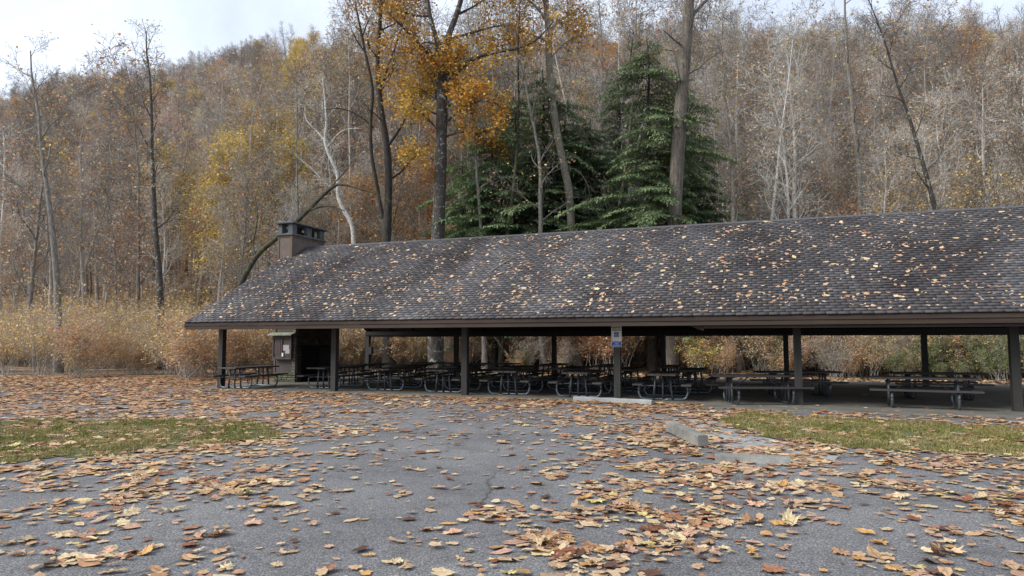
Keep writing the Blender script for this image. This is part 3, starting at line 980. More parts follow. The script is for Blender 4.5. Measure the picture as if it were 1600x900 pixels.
tag(o, 'pale flat parking stop half sunk in leaves, nearest the camera on the right', 'parking stop', G)

# ------------------------------------------------------------------ leaves
LEAF_COLS = np.array([
    (0.50, 0.34, 0.23), (0.44, 0.27, 0.17), (0.56, 0.41, 0.28), (0.38, 0.20, 0.115), (0.47, 0.27, 0.20), (0.30, 0.13, 0.075),
    (0.20, 0.075, 0.042), (0.60, 0.47, 0.30), (0.52, 0.28, 0.11), (0.10, 0.045, 0.03), (0.56, 0.43, 0.19), (0.42, 0.25, 0.2)])
LEAF_P = np.array([.16, .15, .13, .11, .11, .07, .05, .07, .05, .03, .02, .05])
LEAF_P = LEAF_P / LEAF_P.sum()
LEAF_COLS = np.clip(LEAF_COLS * np.array([1.03, 1.08, 0.98]), 0, 0.75)
def leaf_outline(kind, n_lobes=5, sub=0, seed=0):
    """outline in unit size (x along the midrib)"""
    r_ = np.random.default_rng(seed)
    pts = []
    if kind == 'maple':
        tips = [(-0.50, 0.0, 0.03), (-0.36, 0.30, 0), (-0.02, 0.52, 0), (0.30, 0.36, 0), (0.55, 0.0, 0)]
        ang = [180, 128, 78, 38, 0]
        rad = [0.16, 0.40 * r_.uniform(.85, 1.1), 0.53, 0.49 * r_.uniform(.85, 1.1), 0.56 * r_.uniform(.85, 1.15)]
        notch = [0.28, 0.36, 0.39, 0.37]
        half = []
        for k in range(5):
            half.append((rad[k] * r_.uniform(0.88, 1.08), ang[k]))
            if k < 4:
                am = (ang[k] + ang[k + 1]) / 2
                if sub and k >= 1:
                    half.append((rad[k] * 0.72, ang[k] - 7)); half.append((rad[k] * 0.66, ang[k] - 13))
                half.append((notch[k] * r_.uniform(0.85, 1.25), am))
                if sub and k >= 0:
                    half.append((rad[k + 1] * 0.62, ang[k + 1] + 15)); half.append((rad[k + 1] * 0.74, ang[k + 1] + 9))
        pts = [(r0 * math.cos(R(a_)), r0 * math.sin(R(a_))) for r0, a_ in half]
    elif kind == 'ovate':
        xs = [-0.55, -0.42, -0.25, -0.05, 0.15, 0.33, 0.47, 0.6]
        ys = [0.01, 0.11, 0.22, 0.27, 0.25, 0.17, 0.08, 0.0]
        pts = [(x, y * r_.uniform(0.88, 1.12)) for x, y in zip(xs, ys)]
    else:   # oak: long with round lobes
        xs = [-0.55, -0.38, -0.30, -0.16, -0.05, 0.10, 0.20, 0.34, 0.42, 0.56]
        ys = [0.015, 0.14, 0.07, 0.25, 0.10, 0.32, 0.13, 0.25, 0.12, 0.0]
        pts = [(x, y * r_.uniform(0.85, 1.15)) for x, y in zip(xs, ys)]
    sh_ = r_.uniform(-0.12, 0.12)
    pts = [(x + r_.normal(0, 0.012) + sh_ * y, y * r_.uniform(0.9, 1.1)) for x, y in pts]
    low = [(x - sh_ * y * 1.5 + r_.normal(0, 0.012), -y * r_.uniform(0.78, 1.12)) for x, y in pts[1:-1]][::-1]
    return np.array(pts + low)

def leaf_variants(detail):
    out = []
    for s_ in range(15):
        kind = ('maple', 'maple', 'oak', 'maple', 'ovate')[s_ % 5]
        o2 = leaf_outline(kind, sub=1 if detail and kind == 'maple' else 0, seed=s_)
        if detail:
            r_ = np.random.default_rng(60 + s_)
            n = len(o2)
            inner = o2 * 0.52 + r_.normal(0, 0.01, o2.shape)
            P2 = np.concatenate([[[0.0, 0.0]], inner, o2])
            F = []
            for k in range(n):
                k2 = (k + 1) % n
                F.append((0, 1 + k, 1 + k2))
                F.append((1 + k, 1 + n + k, 1 + n + k2)); F.append((1 + k, 1 + n + k2, 1 + k2))
        else:
            o2 = o2[::1]
            n = len(o2)
            P2 = np.concatenate([[[0.0, 0.0]], o2])
            F = [(0, 1 + k, 1 + (k + 1) % n) for k in range(n)]
        r_ = np.random.default_rng(90 + s_)
        x, y = P2[:, 0], P2[:, 1]
        a1, a2, a3 = r_.uniform(-0.2, 0.4), r_.uniform(-0.1, 0.7), r_.uniform(-0.5, 0.5)
        z = a1 * x * x + a2 * y * y + a3 * x * y - 0.12 * np.abs(y) + 0.05 * np.sin(x * 9 + s_) * np.hypot(x, y) * 1.3
        if detail:
            z = z + r_.normal(0, 0.018, len(x)) * (np.hypot(x, y) > 0.2)
        if s_ in (3, 12):
            z = z + 0.9 * np.clip(y, 0, 1) ** 1.3      # half folded up
        z = z - z.min()
        out.append((np.stack([x, y, z], 1), np.array(F)))
    return out
LV_S = leaf_variants(False)
LV_D = leaf_variants(True)

def scatter_leaves(P, N, size, cols, flat=0.35, variants=None):
    """P (n,3) feet, N (n,3) normals -> V,F,C arrays"""
    variants = variants or LV_S
    n = len(P)
    vi = rng.integers(0, len(variants), n)
    ang = rng.uniform(0, 2 * np.pi, n)
    tilt = np.abs(rng.normal(0, 0.10, n))
    ta = rng.uniform(0, 2 * np.pi, n)
    zf = flat * rng.uniform(0.3, 1.5, n)
    VS, FS, CS = [], [], []
    off = 0
    # basis from normals
    N = N / np.linalg.norm(N, axis=1, keepdims=True)
    ref = np.tile([1.0, 0.0, 0.0], (n, 1))
    A = np.cross(N, ref); A = np.cross(A, N); A /= np.linalg.norm(A, axis=1, keepdims=True)
    Bv = np.cross(N, A)
    for k, (V0, F0) in enumerate(variants):
        idx = np.where(vi == k)[0]
        if not len(idx): continue
        m = len(idx)
        L = np.repeat(V0[None], m, 0)
        asp = rng.uniform(0.75, 1.1, m)
        L[:, :, 1] *= asp[:, None]
        L[:, :, 2] *= zf[idx, None]
        ca, sa = np.cos(ang[idx])[:, None], np.sin(ang[idx])[:, None]
        x = L[:, :, 0] * ca - L[:, :, 1] * sa
        y = L[:, :, 0] * sa + L[:, :, 1] * ca
        z = L[:, :, 2]
        tx, ty = np.cos(ta[idx])[:, None], np.sin(ta[idx])[:, None]
        z = z + np.tan(tilt[idx])[:, None] * ((x * tx + y * ty) + 0.5)
        s_ = size[idx][:, None]
        x, y, z = x * s_, y * s_, z * s_ + 0.002
        W_ = P[idx][:, None, :] + x[..., None] * A[idx][:, None, :] + y[..., None] * Bv[idx][:, None, :] + z[..., None] * N[idx][:, None, :]
        nv = V0.shape[0]
        VS.append(W_.reshape(-1, 3))
        FS.append((F0[None] + (np.arange(m) * nv)[:, None, None] + off).reshape(-1, 3))
        c_ = cols[idx][:, None, :] * rng.uniform(0.9, 1.1, (m, nv, 1))
        edge = np.ones(nv); edge[0] = 0.85
        CS.append((c_ * edge[None, :, None]).reshape(-1, 3))
        off += m * nv
    return np.concatenate(VS), np.concatenate(FS), np.concatenate(CS)

# how thickly the leaves lie, read off the photograph and mapped to the ground
GY = [612, 620, 630, 642, 655, 672, 695, 725, 760, 800, 850, 905]
GX = [330, 450, 560, 660, 760, 860, 960, 1060, 1160, 1300]
GD = np.array([
    [.75, .80, .80, .80, .85, .85, .85, .85, .60, .5],
    [.70, .68, .62, .68, .72, .78, .82, .82, .7, .6],
    [.60, .55, .36, .42, .55, .66, .68, .76, .75, .7],
    [.58, .50, .26, .12, .24, .42, .52, .60, .62, .6],
    [.55, .46, .32, .10, .09, .28, .48, .54, .40, .4],
    [.60, .42, .26, .10, .07, .22, .44, .64, .38, .4],
    [.60, .36, .20, .07, .04, .14, .42, .68, .66, .5],
    [.50, .24, .10, .04, .03, .10, .40, .62, .66, .5],
    [.45, .28, .09, .04, .04, .18, .46, .55, .42, .4],
    [.30, .10, .05, .10, .20, .40, .48, .40, .28, .3],
    [.20, .07, .11, .14, .32, .46, .46, .36, .25, .2],
    [.20, .10, .20, .32, .50, .52, .45, .32, .2, .2]])
def density(px, py):
    fx = np.interp(px, GX, np.arange(len(GX)))
    fy = np.interp(py, GY, np.arange(len(GY)))
    x0 = np.clip(fx.astype(int), 0, len(GX) - 2); y0 = np.clip(fy.astype(int), 0, len(GY) - 2)
    dx, dy = fx - x0, fy - y0
    return (GD[y0, x0] * (1 - dx) * (1 - dy) + GD[y0, x0 + 1] * dx * (1 - dy) + GD[y0 + 1, x0] * (1 - dx) * dy + GD[y0 + 1, x0 + 1] * dx * dy)

def project(P):
    x, y, z = P[:, 0], P[:, 1], P[:, 2] - CAM_H
    zc_ = y * cP + z * sP
    yc_ = -y * sP + z * cP
    return 800 + FOC * x / zc_, 450 - FOC * yc_ / zc_

def clump(x, y, s):
    v = np.zeros_like(x)
    for k in range(6):
        a_ = k * 1.1 + 0.3
        f = s * (1 + 0.55 * k)
        v += np.sin((x * math.cos(a_) + y * math.sin(a_)) * f + k * 2.1) * np.sin((-x * math.sin(a_) + y * math.cos(a_)) * f * 1.3 + k)
    return v / 2.2

def ground_leaves():
    n = 300000
    Y = np.sqrt(rng.uniform(3.6 ** 2, 34 ** 2, n))
    X = rng.uniform(-0.86, 0.86, n) * Y
    P = np.stack([X, Y, np.zeros(n)], 1)
    px, py = project(P)
    d = density(px, np.clip(py, 612, 905))
    d = np.clip(d * (1 + 1.0 * clump(X, Y, 1.5) + 0.35 * clump(Y, X, 4.0)), 0.01, 0.95)
    area = 0.0070
    cand_density = n / (0.86 * (34 ** 2 - 3.6 ** 2))      # per m2
    want = -np.log(1 - d) / area
    u_, w_ = UW(X, Y)
    want = np.where((w_ > -0.55) & (u_ > -6.4), 0, want)
    want = np.where(w_ > 6.5, want * 0.8, want)
    want = np.where((w_ > -1.6) & (u_ > 12.2), want * 0.03, want)
    want = np.where(inside(LL, X, Y) | inside(LR, X, Y), want * 0.7 + 4, want)
    keep = rng.uniform(0, 1, n) < want / cand_density
    # thin the drift against the stops
    P = P[keep]
    # a few blown onto the slab
    m = 260
    U = rng.uniform(-6, 24, m); Wv = -0.6 + np.abs(rng.normal(0, 2.2, m))
    Q = np.array([list(B(a_, b_, 0.031)) for a_, b_ in zip(U, Wv)])
    P = np.concatenate([P, Q])
    n = len(P)
    P[:, 2] += np.where(P[:, 2] < 0.01, 0.009, 0) + rng.uniform(0, 0.012, n)
    size = np.clip(rng.lognormal(math.log(0.108), 0.42, n), 0.04, 0.26)
    cols = LEAF_COLS[rng.choice(len(LEAF_COLS), n, p=LEAF_P)] * rng.uniform(0.82, 1.18, (n, 1))
    dist = P[:, 1]
    # the far drift is a little redder
    far = np.clip((dist - 12) / 8, 0, 1)[:, None]
    cols = cols * (1 - far * np.array([[0.06, 0.16, 0.2]]))
    px, py = project(P)
    show = size / dist
    onscreen = (px > 5) & (px < 1595) & (py < 896)
    order = np.argsort(np.where(onscreen, -show, 1))
    near = order[:290]
    rest = order[290:]
    V, F, C = scatter_leaves(P[rest], np.tile([0, 0, 1.0], (len(rest), 1)), size[rest], cols[rest])
    me = np_mesh('leaf_scatter', V, [F], 'fallen_leaf', C)
    tag(link(bpy.data.objects.new('fallen_leaf_scatter', me)), 'brown and tan fallen leaves strewn over the asphalt', 'leaves', kind='stuff')
    for i in near:
        k = int(rng.integers(0, len(LV_D)))
        V0, F0 = LV_D[k]
        V = V0.copy()
        V[:, 1] *= rng.uniform(0.8, 1.1)
        folded = k in (3, 12)
        V[:, 2] *= rng.uniform(0.25, 1.15) if rng.uniform() < 0.85 else rng.uniform(1.2, 2.2)
        bx, by = rng.uniform(-0.35, 0.35, 2)
        th_ = np.arctan2(V0[:, 1], V0[:, 0]); rad_ = np.hypot(V0[:, 0], V0[:, 1])
        V[:, 2] += rad_ ** 2 * (rng.uniform(-0.1, 0.22) * np.sin(th_ * 2 + rng.uniform(0, 6.28)) + rng.uniform(0, 0.18) * np.sin(th_ * 5 + rng.uniform(0, 6.28)))
        V[:, 2] -= V[:, 2].min()
        if rng.uniform() < 0.3: V[:, 0] += np.where(V0[:, 1] > 0.12, -0.12 * rng.uniform(0, 1), 0)
        V[:, 0] += bx * V[:, 1] ** 2 + by * V[:, 0] * V[:, 1]
        V *= size[i]
        c_ = cols[i]
        rr = np.hypot(V0[:, 0], V0[:, 1])
        C = c_[None] * (1.04 - 0.30 * np.exp(-(V0[:, 1] / 0.03) ** 2)[:, None]) * rng.uniform(0.86, 1.12, (len(V), 1))
        # petiole
        pe = MB()
        me = np_mesh('fallen_leaf', V, [F0], 'fallen_leaf', C, smooth=True)
        o = link(bpy.data.objects.new('fallen_leaf', me))
        o.location = (P[i, 0], P[i, 1], P[i, 2])
        o.rotation_euler = (rng.normal(0, 0.10), rng.normal(0, 0.10), rng.uniform(0, 6.28))
        r_, g_, b_ = c_
        tone = 'dark brown' if r_ < 0.25 else ('rust brown' if g_ / r_ < 0.56 else ('yellow' if b_ / r_ < 0.3 else ('pale tan' if g_ / r_ > 0.7 else 'light brown')))
        shape = {2: 'lobed oak leaf', 4: 'plain oval leaf'}.get(k % 5, 'broad pointed leaf')
        xx, yy2 = px[i], py[i]
        cols_ = ['at the far left edge', 'near the left edge', 'left of centre', 'just left of centre', 'just right of centre', 'right of centre', 'towards the right edge', 'at the far right edge']
        rows_ = [(700, 'well up the lot'), (740, 'in the upper foreground'), (775, 'in the mid foreground'), (805, 'in the near foreground'), (835, 'just above the bottom'), (865, 'close to the bottom'), (2000, 'at the bottom')]
        row = next(t_ for l_, t_ in rows_ if yy2 < l_)
        where = row + ' ' + cols_[min(7, int(xx / 200))]
        wdt = 'big' if size[i] > 0.2 else ('medium' if size[i] > 0.15 else 'small')
        lab = f"{wdt} {tone} {'half-folded ' if folded else ''}{shape} {where}"
        tag(o, lab, 'leaf', 'fallen leaves in the foreground')
ground_leaves()

# leaves on the roof
def roof_leaves():
    n = 6400
    U = rng.uniform(UL, UR, n); S_ = rng.uniform(0.02, 0.985, n)
    c_ = clump(U, S_ * 7, 1.7)
    keep = rng.uniform(0, 1, n) < np.clip(0.48 + 0.6 * c_ + 0.35 * clump(S_ * 7, U, 4.5) - 0.35 * (S_ - 0.5), 0.03, 1)
    U, S_ = U[keep], S_[keep]
    n = len(U)
    Wc = WF + (WR - WF) * S_
    Zc = ZF + (ZR - ZF) * S_ + 0.03
    nv = np.array([0, -(ZR - ZF), (WR - WF)]); nv = nv / np.linalg.norm(nv)
    N = np.array([nv[1] * ST, nv[1] * CT, nv[2]])
    P = np.array([list(B(a_, b_, c2)) for a_, b_, c2 in zip(U, Wc, Zc)])
    size = np.clip(rng.lognormal(math.log(0.086), 0.36, n), 0.042, 0.19)
    pal = np.array([(0.64, 0.44, 0.28), (0.66, 0.48, 0.33), (0.56, 0.34, 0.20), (0.72, 0.57, 0.38), (0.44, 0.22, 0.12), (0.64, 0.50, 0.24)])
    cols = pal[rng.choice(6, n, p=[.26, .18, .24, .10, .14, .08])] * rng.uniform(0.75, 1.1, (n, 1))
    V, F, C = scatter_leaves(P, np.tile(N, (n, 1)), size, cols, 0.5)
    me = np_mesh('roof_leaves', V, [F], 'fallen_leaf', C)
    tag(link(bpy.data.objects.new('roof_leaf_scatter', me)), 'pale tan fallen leaves dotted over the shingle roof', 'leaves', kind='stuff')
roof_leaves()

def on_roof(u_, w_, dz=0.05):
    return B(u_, w_, fslope(w_) + dz)
def roof_pick(px, py):
    """point of the front slope seen at a pixel"""
    d = ray(px, py)
    best = None
    for k in range(4000):
        t_ = 12 + k * 0.006
        q = Vector((0, 0, CAM_H)) + d * t_
        u_, w_ = UW(q.x, q.y)
        if w_ > WF and q.z < fslope(w_) + 0.04:
            return Vector((q.x, q.y, q.z + 0.02))
    return Vector((d.x * 25, d.y * 25, 5))
tw = MB()
a_, b_, c_ = roof_pick(762, 428), roof_pick(782, 415), roof_pick(803, 402)
tw.tube([a_, (a_ + b_) / 2 + Vector((0, 0, 0.02)), b_, (b_ + c_) / 2 + Vector((0.03, 0, 0.03)), c_], [0.012, 0.018, 0.02, 0.016, 0.008], 5)
tw.tube([b_, b_ + (c_ - b_) * 0.4 + Vector((0.1, 0, 0.08))], [0.01, 0.005], 4)
tag(tw.build('fallen_branch', 'twig_pale'), 'pale fallen branch lying aslant on the middle of the roof', 'branch')
tw = MB()
a_, c_ = roof_pick(367, 497), roof_pick(391, 487)
tw.tube([a_, (a_ + c_) / 2 + Vector((0, 0, 0.03)), c_], [0.01, 0.016, 0.01], 5)
tag(tw.build('fallen_branch', 'twig_pale'), 'short pale stick at the lower left corner of the roof', 'branch')
tw = MB()
g = gp(1128, 706)
tw.tube([g, g + Vector((0.0, 0, 0.08)), g + Vector((-0.01, 0, 0.13))], [0.006, 0.005, 0.003], 5)
tw.tube([g + Vector((0, 0, 0.07)), g + Vector((0.03, 0, 0.11))], [0.004, 0.002], 4)
tag(tw.build('twig', 'twig_bark'), 'thin upright twig standing beside the sunken parking stop', 'twig')

# ------------------------------------------------------------------ grass
def grass(name, poly, n, label, palette):
    xs = np.array([p[0] for p in poly]); ys = np.array([p[1] for p in poly])
    X = rng.uniform(xs.min(), xs.max(), n * 3); Y = rng.uniform(ys.min(), ys.max(), n * 3)
    k = inside(poly, X, Y) & (np.abs(X / np.maximum(Y, 1)) < 0.85)
    X, Y = X[k][:n], Y[k][:n]
    n = len(X)
    dens = clump(X, Y, 1.6)
    k = rng.uniform(0, 1, n) < np.clip(0.62 + 0.75 * dens, 0.06, 1)
    X, Y = X[k], Y[k]; n = len(X)
    tuft = clump(X, Y, 5.0)
    h = rng.uniform(0.025, 0.075, n) * (1 + 0.5 * np.clip(tuft, -0.8, 1.6)); a_ = rng.uniform(0, 6.28, n); wd = rng.uniform(0.005, 0.010, n)
    lx, ly = rng.normal(0, 0.035, n), rng.normal(0, 0.035, n)
    dx, dy = np.cos(a_) * wd, np.sin(a_) * wd
    V = np.stack([np.stack([X - dx, Y - dy, np.full(n, .012)], 1), np.stack([X + dx, Y + dy, np.full(n, .012)], 1), np.stack([X + lx * .5 + dx * .6, Y + ly * .5 + dy * .6, h * 0.7], 1), np.stack([X + lx, Y + ly, h], 1)], 1).reshape(-1, 3)
    F = np.arange(n)[:, None] * 4 + np.array([[0, 1, 2, 3]])
    pal = np.array(palette)
    dry = np.clip(clump(Y, X, 0.9) * 0.5 + 0.35, 0, 0.8)[:, None]
    C = pal[rng.integers(0, len(pal), n)] * (1 - dry) + np.array([[0.33, 0.27, 0.12]]) * dry
    C = np.repeat(C * rng.uniform(0.7, 1.3, (n, 1)), 4, 0)
    me = np_mesh(name, V, [F], 'grass_blade', C)
    tag(link(bpy.data.objects.new(name, me)), label, 'grass', kind='stuff')
grass('grass', LL, 60000, 'short green grass with leaves left of the asphalt', [(0.13, 0.15, 0.03), (0.18, 0.19, 0.045), (0.26, 0.23, 0.08), (0.09, 0.12, 0.025)])
grass('grass', LR, 60000, 'yellowish green grass between the slab and the concrete walk', [(0.16, 0.17, 0.04), (0.22, 0.21, 0.06), (0.28, 0.25, 0.09), (0.11, 0.14, 0.03)])

# ------------------------------------------------------------------ trees
def unit(v):
    return v / (np.linalg.norm(v) + 1e-9)

def perp(d, az, r_):
    ref = np.array([0, 0, 1.0]) if abs(d[2]) < 0.9 else np.array([1.0, 0, 0])
    a_ = unit(np.cross(d, ref)); b_ = np.cross(d, a_)
    return a_ * math.cos(az) + b_ * math.sin(az)

SIDES = [8, 6, 4, 3, 3, 3]
SEGS = [12, 8, 5, 4, 3, 2]
def spawn(T, P, Rr, level, prm, r_, tips):
    """children along a polyline"""
    if level >= prm['levels']:
        return
    n = prm['kids'][level]
    P = np.asarray(P); Rr = np.asarray(Rr)
    seg = np.linalg.norm(P[1:] - P[:-1], axis=1)
    L = seg.sum(); cum = np.concatenate([[0], np.cumsum(seg)]) / L
    t0 = prm['start'][level]
    az = r_.uniform(0, 6.28)
    for k in range(n):
        t_ = t0 + (1 - t0) * ((k + r_.uniform(0.1, 0.9)) / n)
        i = min(np.searchsorted(cum, t_) - 1, len(P) - 2); i = max(i, 0)
        f = (t_ - cum[i]) / (cum[i + 1] - cum[i] + 1e-9)
        p = P[i] + (P[i + 1] - P[i]) * f
        rr = Rr[i] + (Rr[i + 1] - Rr[i]) * f
        d = unit(P[i + 1] - P[i])
        az += 2.4 + r_.normal(0, 0.5)
        ang = R(r_.uniform(*prm['angle'][level]))
        dd = unit(d * math.cos(ang) + perp(d, az, r_) * math.sin(ang))
        if 'flat' in prm:
            dd = unit(dd * np.array([1, 1, prm['flat']]))
        cl = prm['len'][level] * (1 - 0.55 * (t_ - t0) / (1 - t0 + 1e-6)) * r_.uniform(0.6, 1.25)
        cr_ = max(min(rr * 0.62, prm['rad'][level]) * r_.uniform(0.7, 1.0), prm['rmin'])
        branch(T, p, dd, cl, cr_, level + 1, prm, r_, tips)

def branch(T, p, d, L, r0, level, prm, r_, tips):
    n = SEGS[min(level, 5)]
    P = [p]; st = L / n
    for k in range(n):
        d = unit(d + r_.normal(0, prm['wob'], 3) + np.array([0, 0, prm['up'][min(level, len(prm['up']) - 1)]]))
        P.append(P[-1] + d * st)
    P = np.array(P)
    end = 0.3 if level < prm['levels'] else 0.45
    Rr = r0 * (1 - (1 - end) * np.linspace(0, 1, n + 1))
    Rr = np.maximum(Rr, prm['rmin'])
    T[0 if level <= prm['split'] else 1].tube(P, Rr, SIDES[min(level, 5)])
    if level >= prm['levels'] - 1:
        tips.append(P[len(P) // 2]); tips.append(P[-1])
    spawn(T, P, Rr, level, prm, r_, tips)

def leaves_at(tips, per, spread, size, palette, r_, droop=0.0, up=0.5):
    tips = np.asarray(tips)
    n = len(tips) * per
    if n < 1: return None
    C0 = np.repeat(tips, per, 0) + r_.normal(0, spread, (n, 3))
    C0[:, 2] -= droop * np.abs(r_.normal(0, 1, n))
    nrm = r_.normal(0, 1, (n, 3)); nrm[:, 2] = np.abs(nrm[:, 2]) + up
    nrm /= np.linalg.norm(nrm, axis=1, keepdims=True)
    a_ = np.cross(nrm, r_.normal(0, 1, (n, 3))); a_ /= np.linalg.norm(a_, axis=1, keepdims=True)
    b_ = np.cross(nrm, a_)
    s_ = size * r_.uniform(0.6, 1.35, n)[:, None]
    V = np.stack([C0 - a_ * s_ * 0.5, C0 + b_ * s_ * 0.36 + nrm * s_ * 0.08, C0 + a_ * s_ * 0.55, C0 - b_ * s_ * 0.36 + nrm * s_ * 0.08], 1).reshape(-1, 3)
    F = np.arange(n)[:, None] * 4 + np.array([[0, 1, 2, 3]])
    pal = np.array(palette)
    C = np.repeat(pal[r_.integers(0, len(pal), n)] * r_.uniform(0.75, 1.25, (n, 1)), 4, 0)
    return V, F, C

YEL = [(0.66, 0.48, 0.12), (0.70, 0.54, 0.18), (0.60, 0.40, 0.10), (0.50, 0.41, 0.14)]
GOLD = [(0.64, 0.36, 0.04), (0.54, 0.25, 0.03), (0.68, 0.43, 0.06), (0.42, 0.17, 0.03), (0.36, 0.24, 0.05)]
ORA = [(0.64, 0.32, 0.13), (0.58, 0.25, 0.10), (0.70, 0.40, 0.19), (0.52, 0.21, 0.08)]
RUS = [(0.52, 0.20, 0.08), (0.44, 0.14, 0.06), (0.58, 0.27, 0.13), (0.36, 0.12, 0.05)]
TAN = [(0.58, 0.43, 0.27), (0.50, 0.33, 0.19), (0.66, 0.52, 0.34), (0.44, 0.26, 0.14)]
PINK = [(0.56, 0.27, 0.22), (0.48, 0.20, 0.17), (0.60, 0.34, 0.27), (0.42, 0.16, 0.14)]
GRN = [(0.13, 0.17, 0.06), (0.19, 0.22, 0.08), (0.10, 0.14, 0.05), (0.28, 0.28, 0.10)]

def base_prm(**k):
    p_ = dict(levels=4, kids=[14, 7, 5, 3], start=[0.35, 0.15, 0.1, 0.1], angle=[(30, 62), (28, 60), (28, 65), (25, 65)],
              len=[4.2, 1.9, 0.95, 0.5], rad=[0.11, 0.04, 0.018, 0.01], rmin=0.005, wob=0.13, up=[0.05, 0.05, 0.03, 0.02, 0.0], split=1)
    p_.update(k)
    return p_

def generic_tree(seed, H, r0, prm, leaf=None, lean=0.05, bark='bark_far', fork=False):
    """returns (trunk mesh, crown twig mesh or None, leaf mesh or None)"""
    r_ = np.random.default_rng(seed)
    n = 14
    d = unit(np.array([r_.normal(0, lean), r_.normal(0, lean), 1.0]))
    P = [np.array([0, 0, -0.25])]
    for k in range(n):
        d = unit(d + r_.normal(0, 0.045, 3) + np.array([0, 0, 0.05]))
        P.append(P[-1] + d * (H + 0.25) / n)
    P = np.array(P)
    tt = np.linspace(0, 1, n + 1)
    Rr = r0 * (1 - 0.86 * tt ** 0.9); Rr[0] *= 1.35
    T = [TB(), TB()]
    tips = []
    T[0].tube(P, Rr, 8)
    spawn(T, P, Rr, 0, prm, r_, tips)
    if fork:
        i = int(n * r_.uniform(0.25, 0.45))
        d2 = unit(unit(P[i + 1] - P[i]) + perp(np.array([0, 0, 1.0]), r_.uniform(0, 6.28), r_) * 0.38)
        Q = [P[i]]
        for k in range(n - i):
            d2 = unit(d2 + r_.normal(0, 0.05, 3) + np.array([0, 0, 0.09]))
            Q.append(Q[-1] + d2 * H / n * 0.95)
        Rq = Rr[i] * 0.72 * np.linspace(1, 0.2, len(Q))
        T[0].tube(Q, Rq, 7)
        spawn(T, Q, Rq, 0, dict(prm, kids=[max(4, prm['kids'][0] // 2)] + prm['kids'][1:], start=[0.2] + prm['start'][1:]), r_, tips)
    trunk = T[0].mesh('trunk', bark)
    twig = T[1].mesh('crown_twigs', bark)
    lm = None
    if leaf and len(tips):
        tips = np.array(tips)
        keep = r_.uniform(0, 1, len(tips)) < leaf.get('keep', 1)
        lo = leaf.get('above', 0)
        keep &= tips[:, 2] > lo * H
        out = leaves_at(tips[keep], leaf['per'], leaf['spread'], leaf['size'], leaf['pal'], r_)
        if out:
            V, F, C = out
            lm = np_mesh('crown_leaves', V, [F], 'crown_leaf', C)
    return trunk, twig, lm

def place(meshes, names, name, loc, rz, sc, label, cat, group):
    e = empty(name, loc, rz, label, cat, group)
    e.scale = (sc, sc, sc)
    for me, nm in zip(meshes, names):
        if me is not None:
            o_ = link(bpy.data.objects.new(nm, me), e)
            if nm != 'trunk': o_['kind'] = 'stuff'
    return e

far = lambda **k: base_prm(levels=3, kids=[13, 6, 4], rmin=0.014, rad=[0.08, 0.035, 0.02], len=[3.6, 1.9, 1.1], start=[0.32, 0.15, 0.1], **k)
farT = lambda **k: base_prm(levels=3, kids=[17, 7, 4], rmin=0.013, rad=[0.08, 0.035, 0.02], len=[3.2, 1.7, 1.1], start=[0.28, 0.12, 0.1], **k)
KINDS = [   # (label kind, meshes)
    ('bare', generic_tree(1, 17, 0.25, farT(), None, bark='bark_far')),
    ('bare', generic_tree(2, 19, 0.24, farT(), None, bark='bark_grey', fork=True)),
    ('bare', generic_tree(3, 15, 0.15, farT(), dict(per=2, spread=0.25, size=0.17, pal=TAN, keep=0.35), bark='bark_sycamore')),
    ('bare', generic_tree(4, 18, 0.19, farT(), dict(per=2, spread=0.25, size=0.16, pal=RUS[:1] + TAN, keep=0.22), bark='bark_tan', fork=True)),
    ('bare', generic_tree(5, 13, 0.11, farT(), dict(per=2, spread=0.22, size=0.16, pal=TAN, keep=0.5), bark='bark_far')),
    ('white', generic_tree(6, 18, 0.22, far(), None, bark='bark_sycamore', fork=True)),
    ('yellow', generic_tree(7, 15, 0.17, far(), dict(per=8, spread=0.4, size=0.2, pal=YEL, keep=0.8), bark='bark_far')),
    ('orange', generic_tree(8, 14, 0.16, far(), dict(per=7, spread=0.4, size=0.2, pal=ORA + GOLD, keep=0.8), bark='bark_far')),
    ('russet', generic_tree(9, 12, 0.13, far(), dict(per=4, spread=0.4, size=0.18, pal=RUS + TAN, keep=0.6), bark='bark_far')),
    ('pinkish', generic_tree(10, 17, 0.18, far(), dict(per=3, spread=0.4, size=0.2, pal=PINK + TAN, keep=0.7), bark='bark_far')),
    ('small', generic_tree(11, 8, 0.07, farT(), dict(per=3, spread=0.2, size=0.13, pal=YEL + TAN, keep=0.5), bark='bark_grey', lean=0.12)),
    ('small', generic_tree(12, 6.5, 0.05, farT(), dict(per=3, spread=0.2, size=0.13, pal=RUS + ORA, keep=0.45), bark='bark_grey', lean=0.12)),
]
KLAB = {
    'bare': ('bare_tree', 'tall bare grey forest tree on the wooded hillside behind the roof', 'bare trees on the hillside'),
    'white': ('sycamore_tree', 'pale-barked bare tree standing among grey trunks on the hillside', 'white-barked trees on the hillside'),
    'yellow': ('yellow_tree', 'tree with bright yellow autumn leaves on the hillside', 'yellow-leaved trees on the hillside'),
    'orange': ('orange_tree', 'tree with glowing orange autumn leaves on the hillside', 'orange-leaved trees on the hillside'),
    'russet': ('russet_tree', 'smaller tree with rust-brown leaves on the hillside', 'russet-leaved trees on the hillside'),
    'pinkish': ('red_tree', 'tall tree thinly hung with dull red leaves on the hillside', 'dull red-leaved trees on the hillside'),
    'small': ('sapling', 'thin young tree with few leaves in the undergrowth behind the pavilion', 'young trees behind the pavilion'),
}

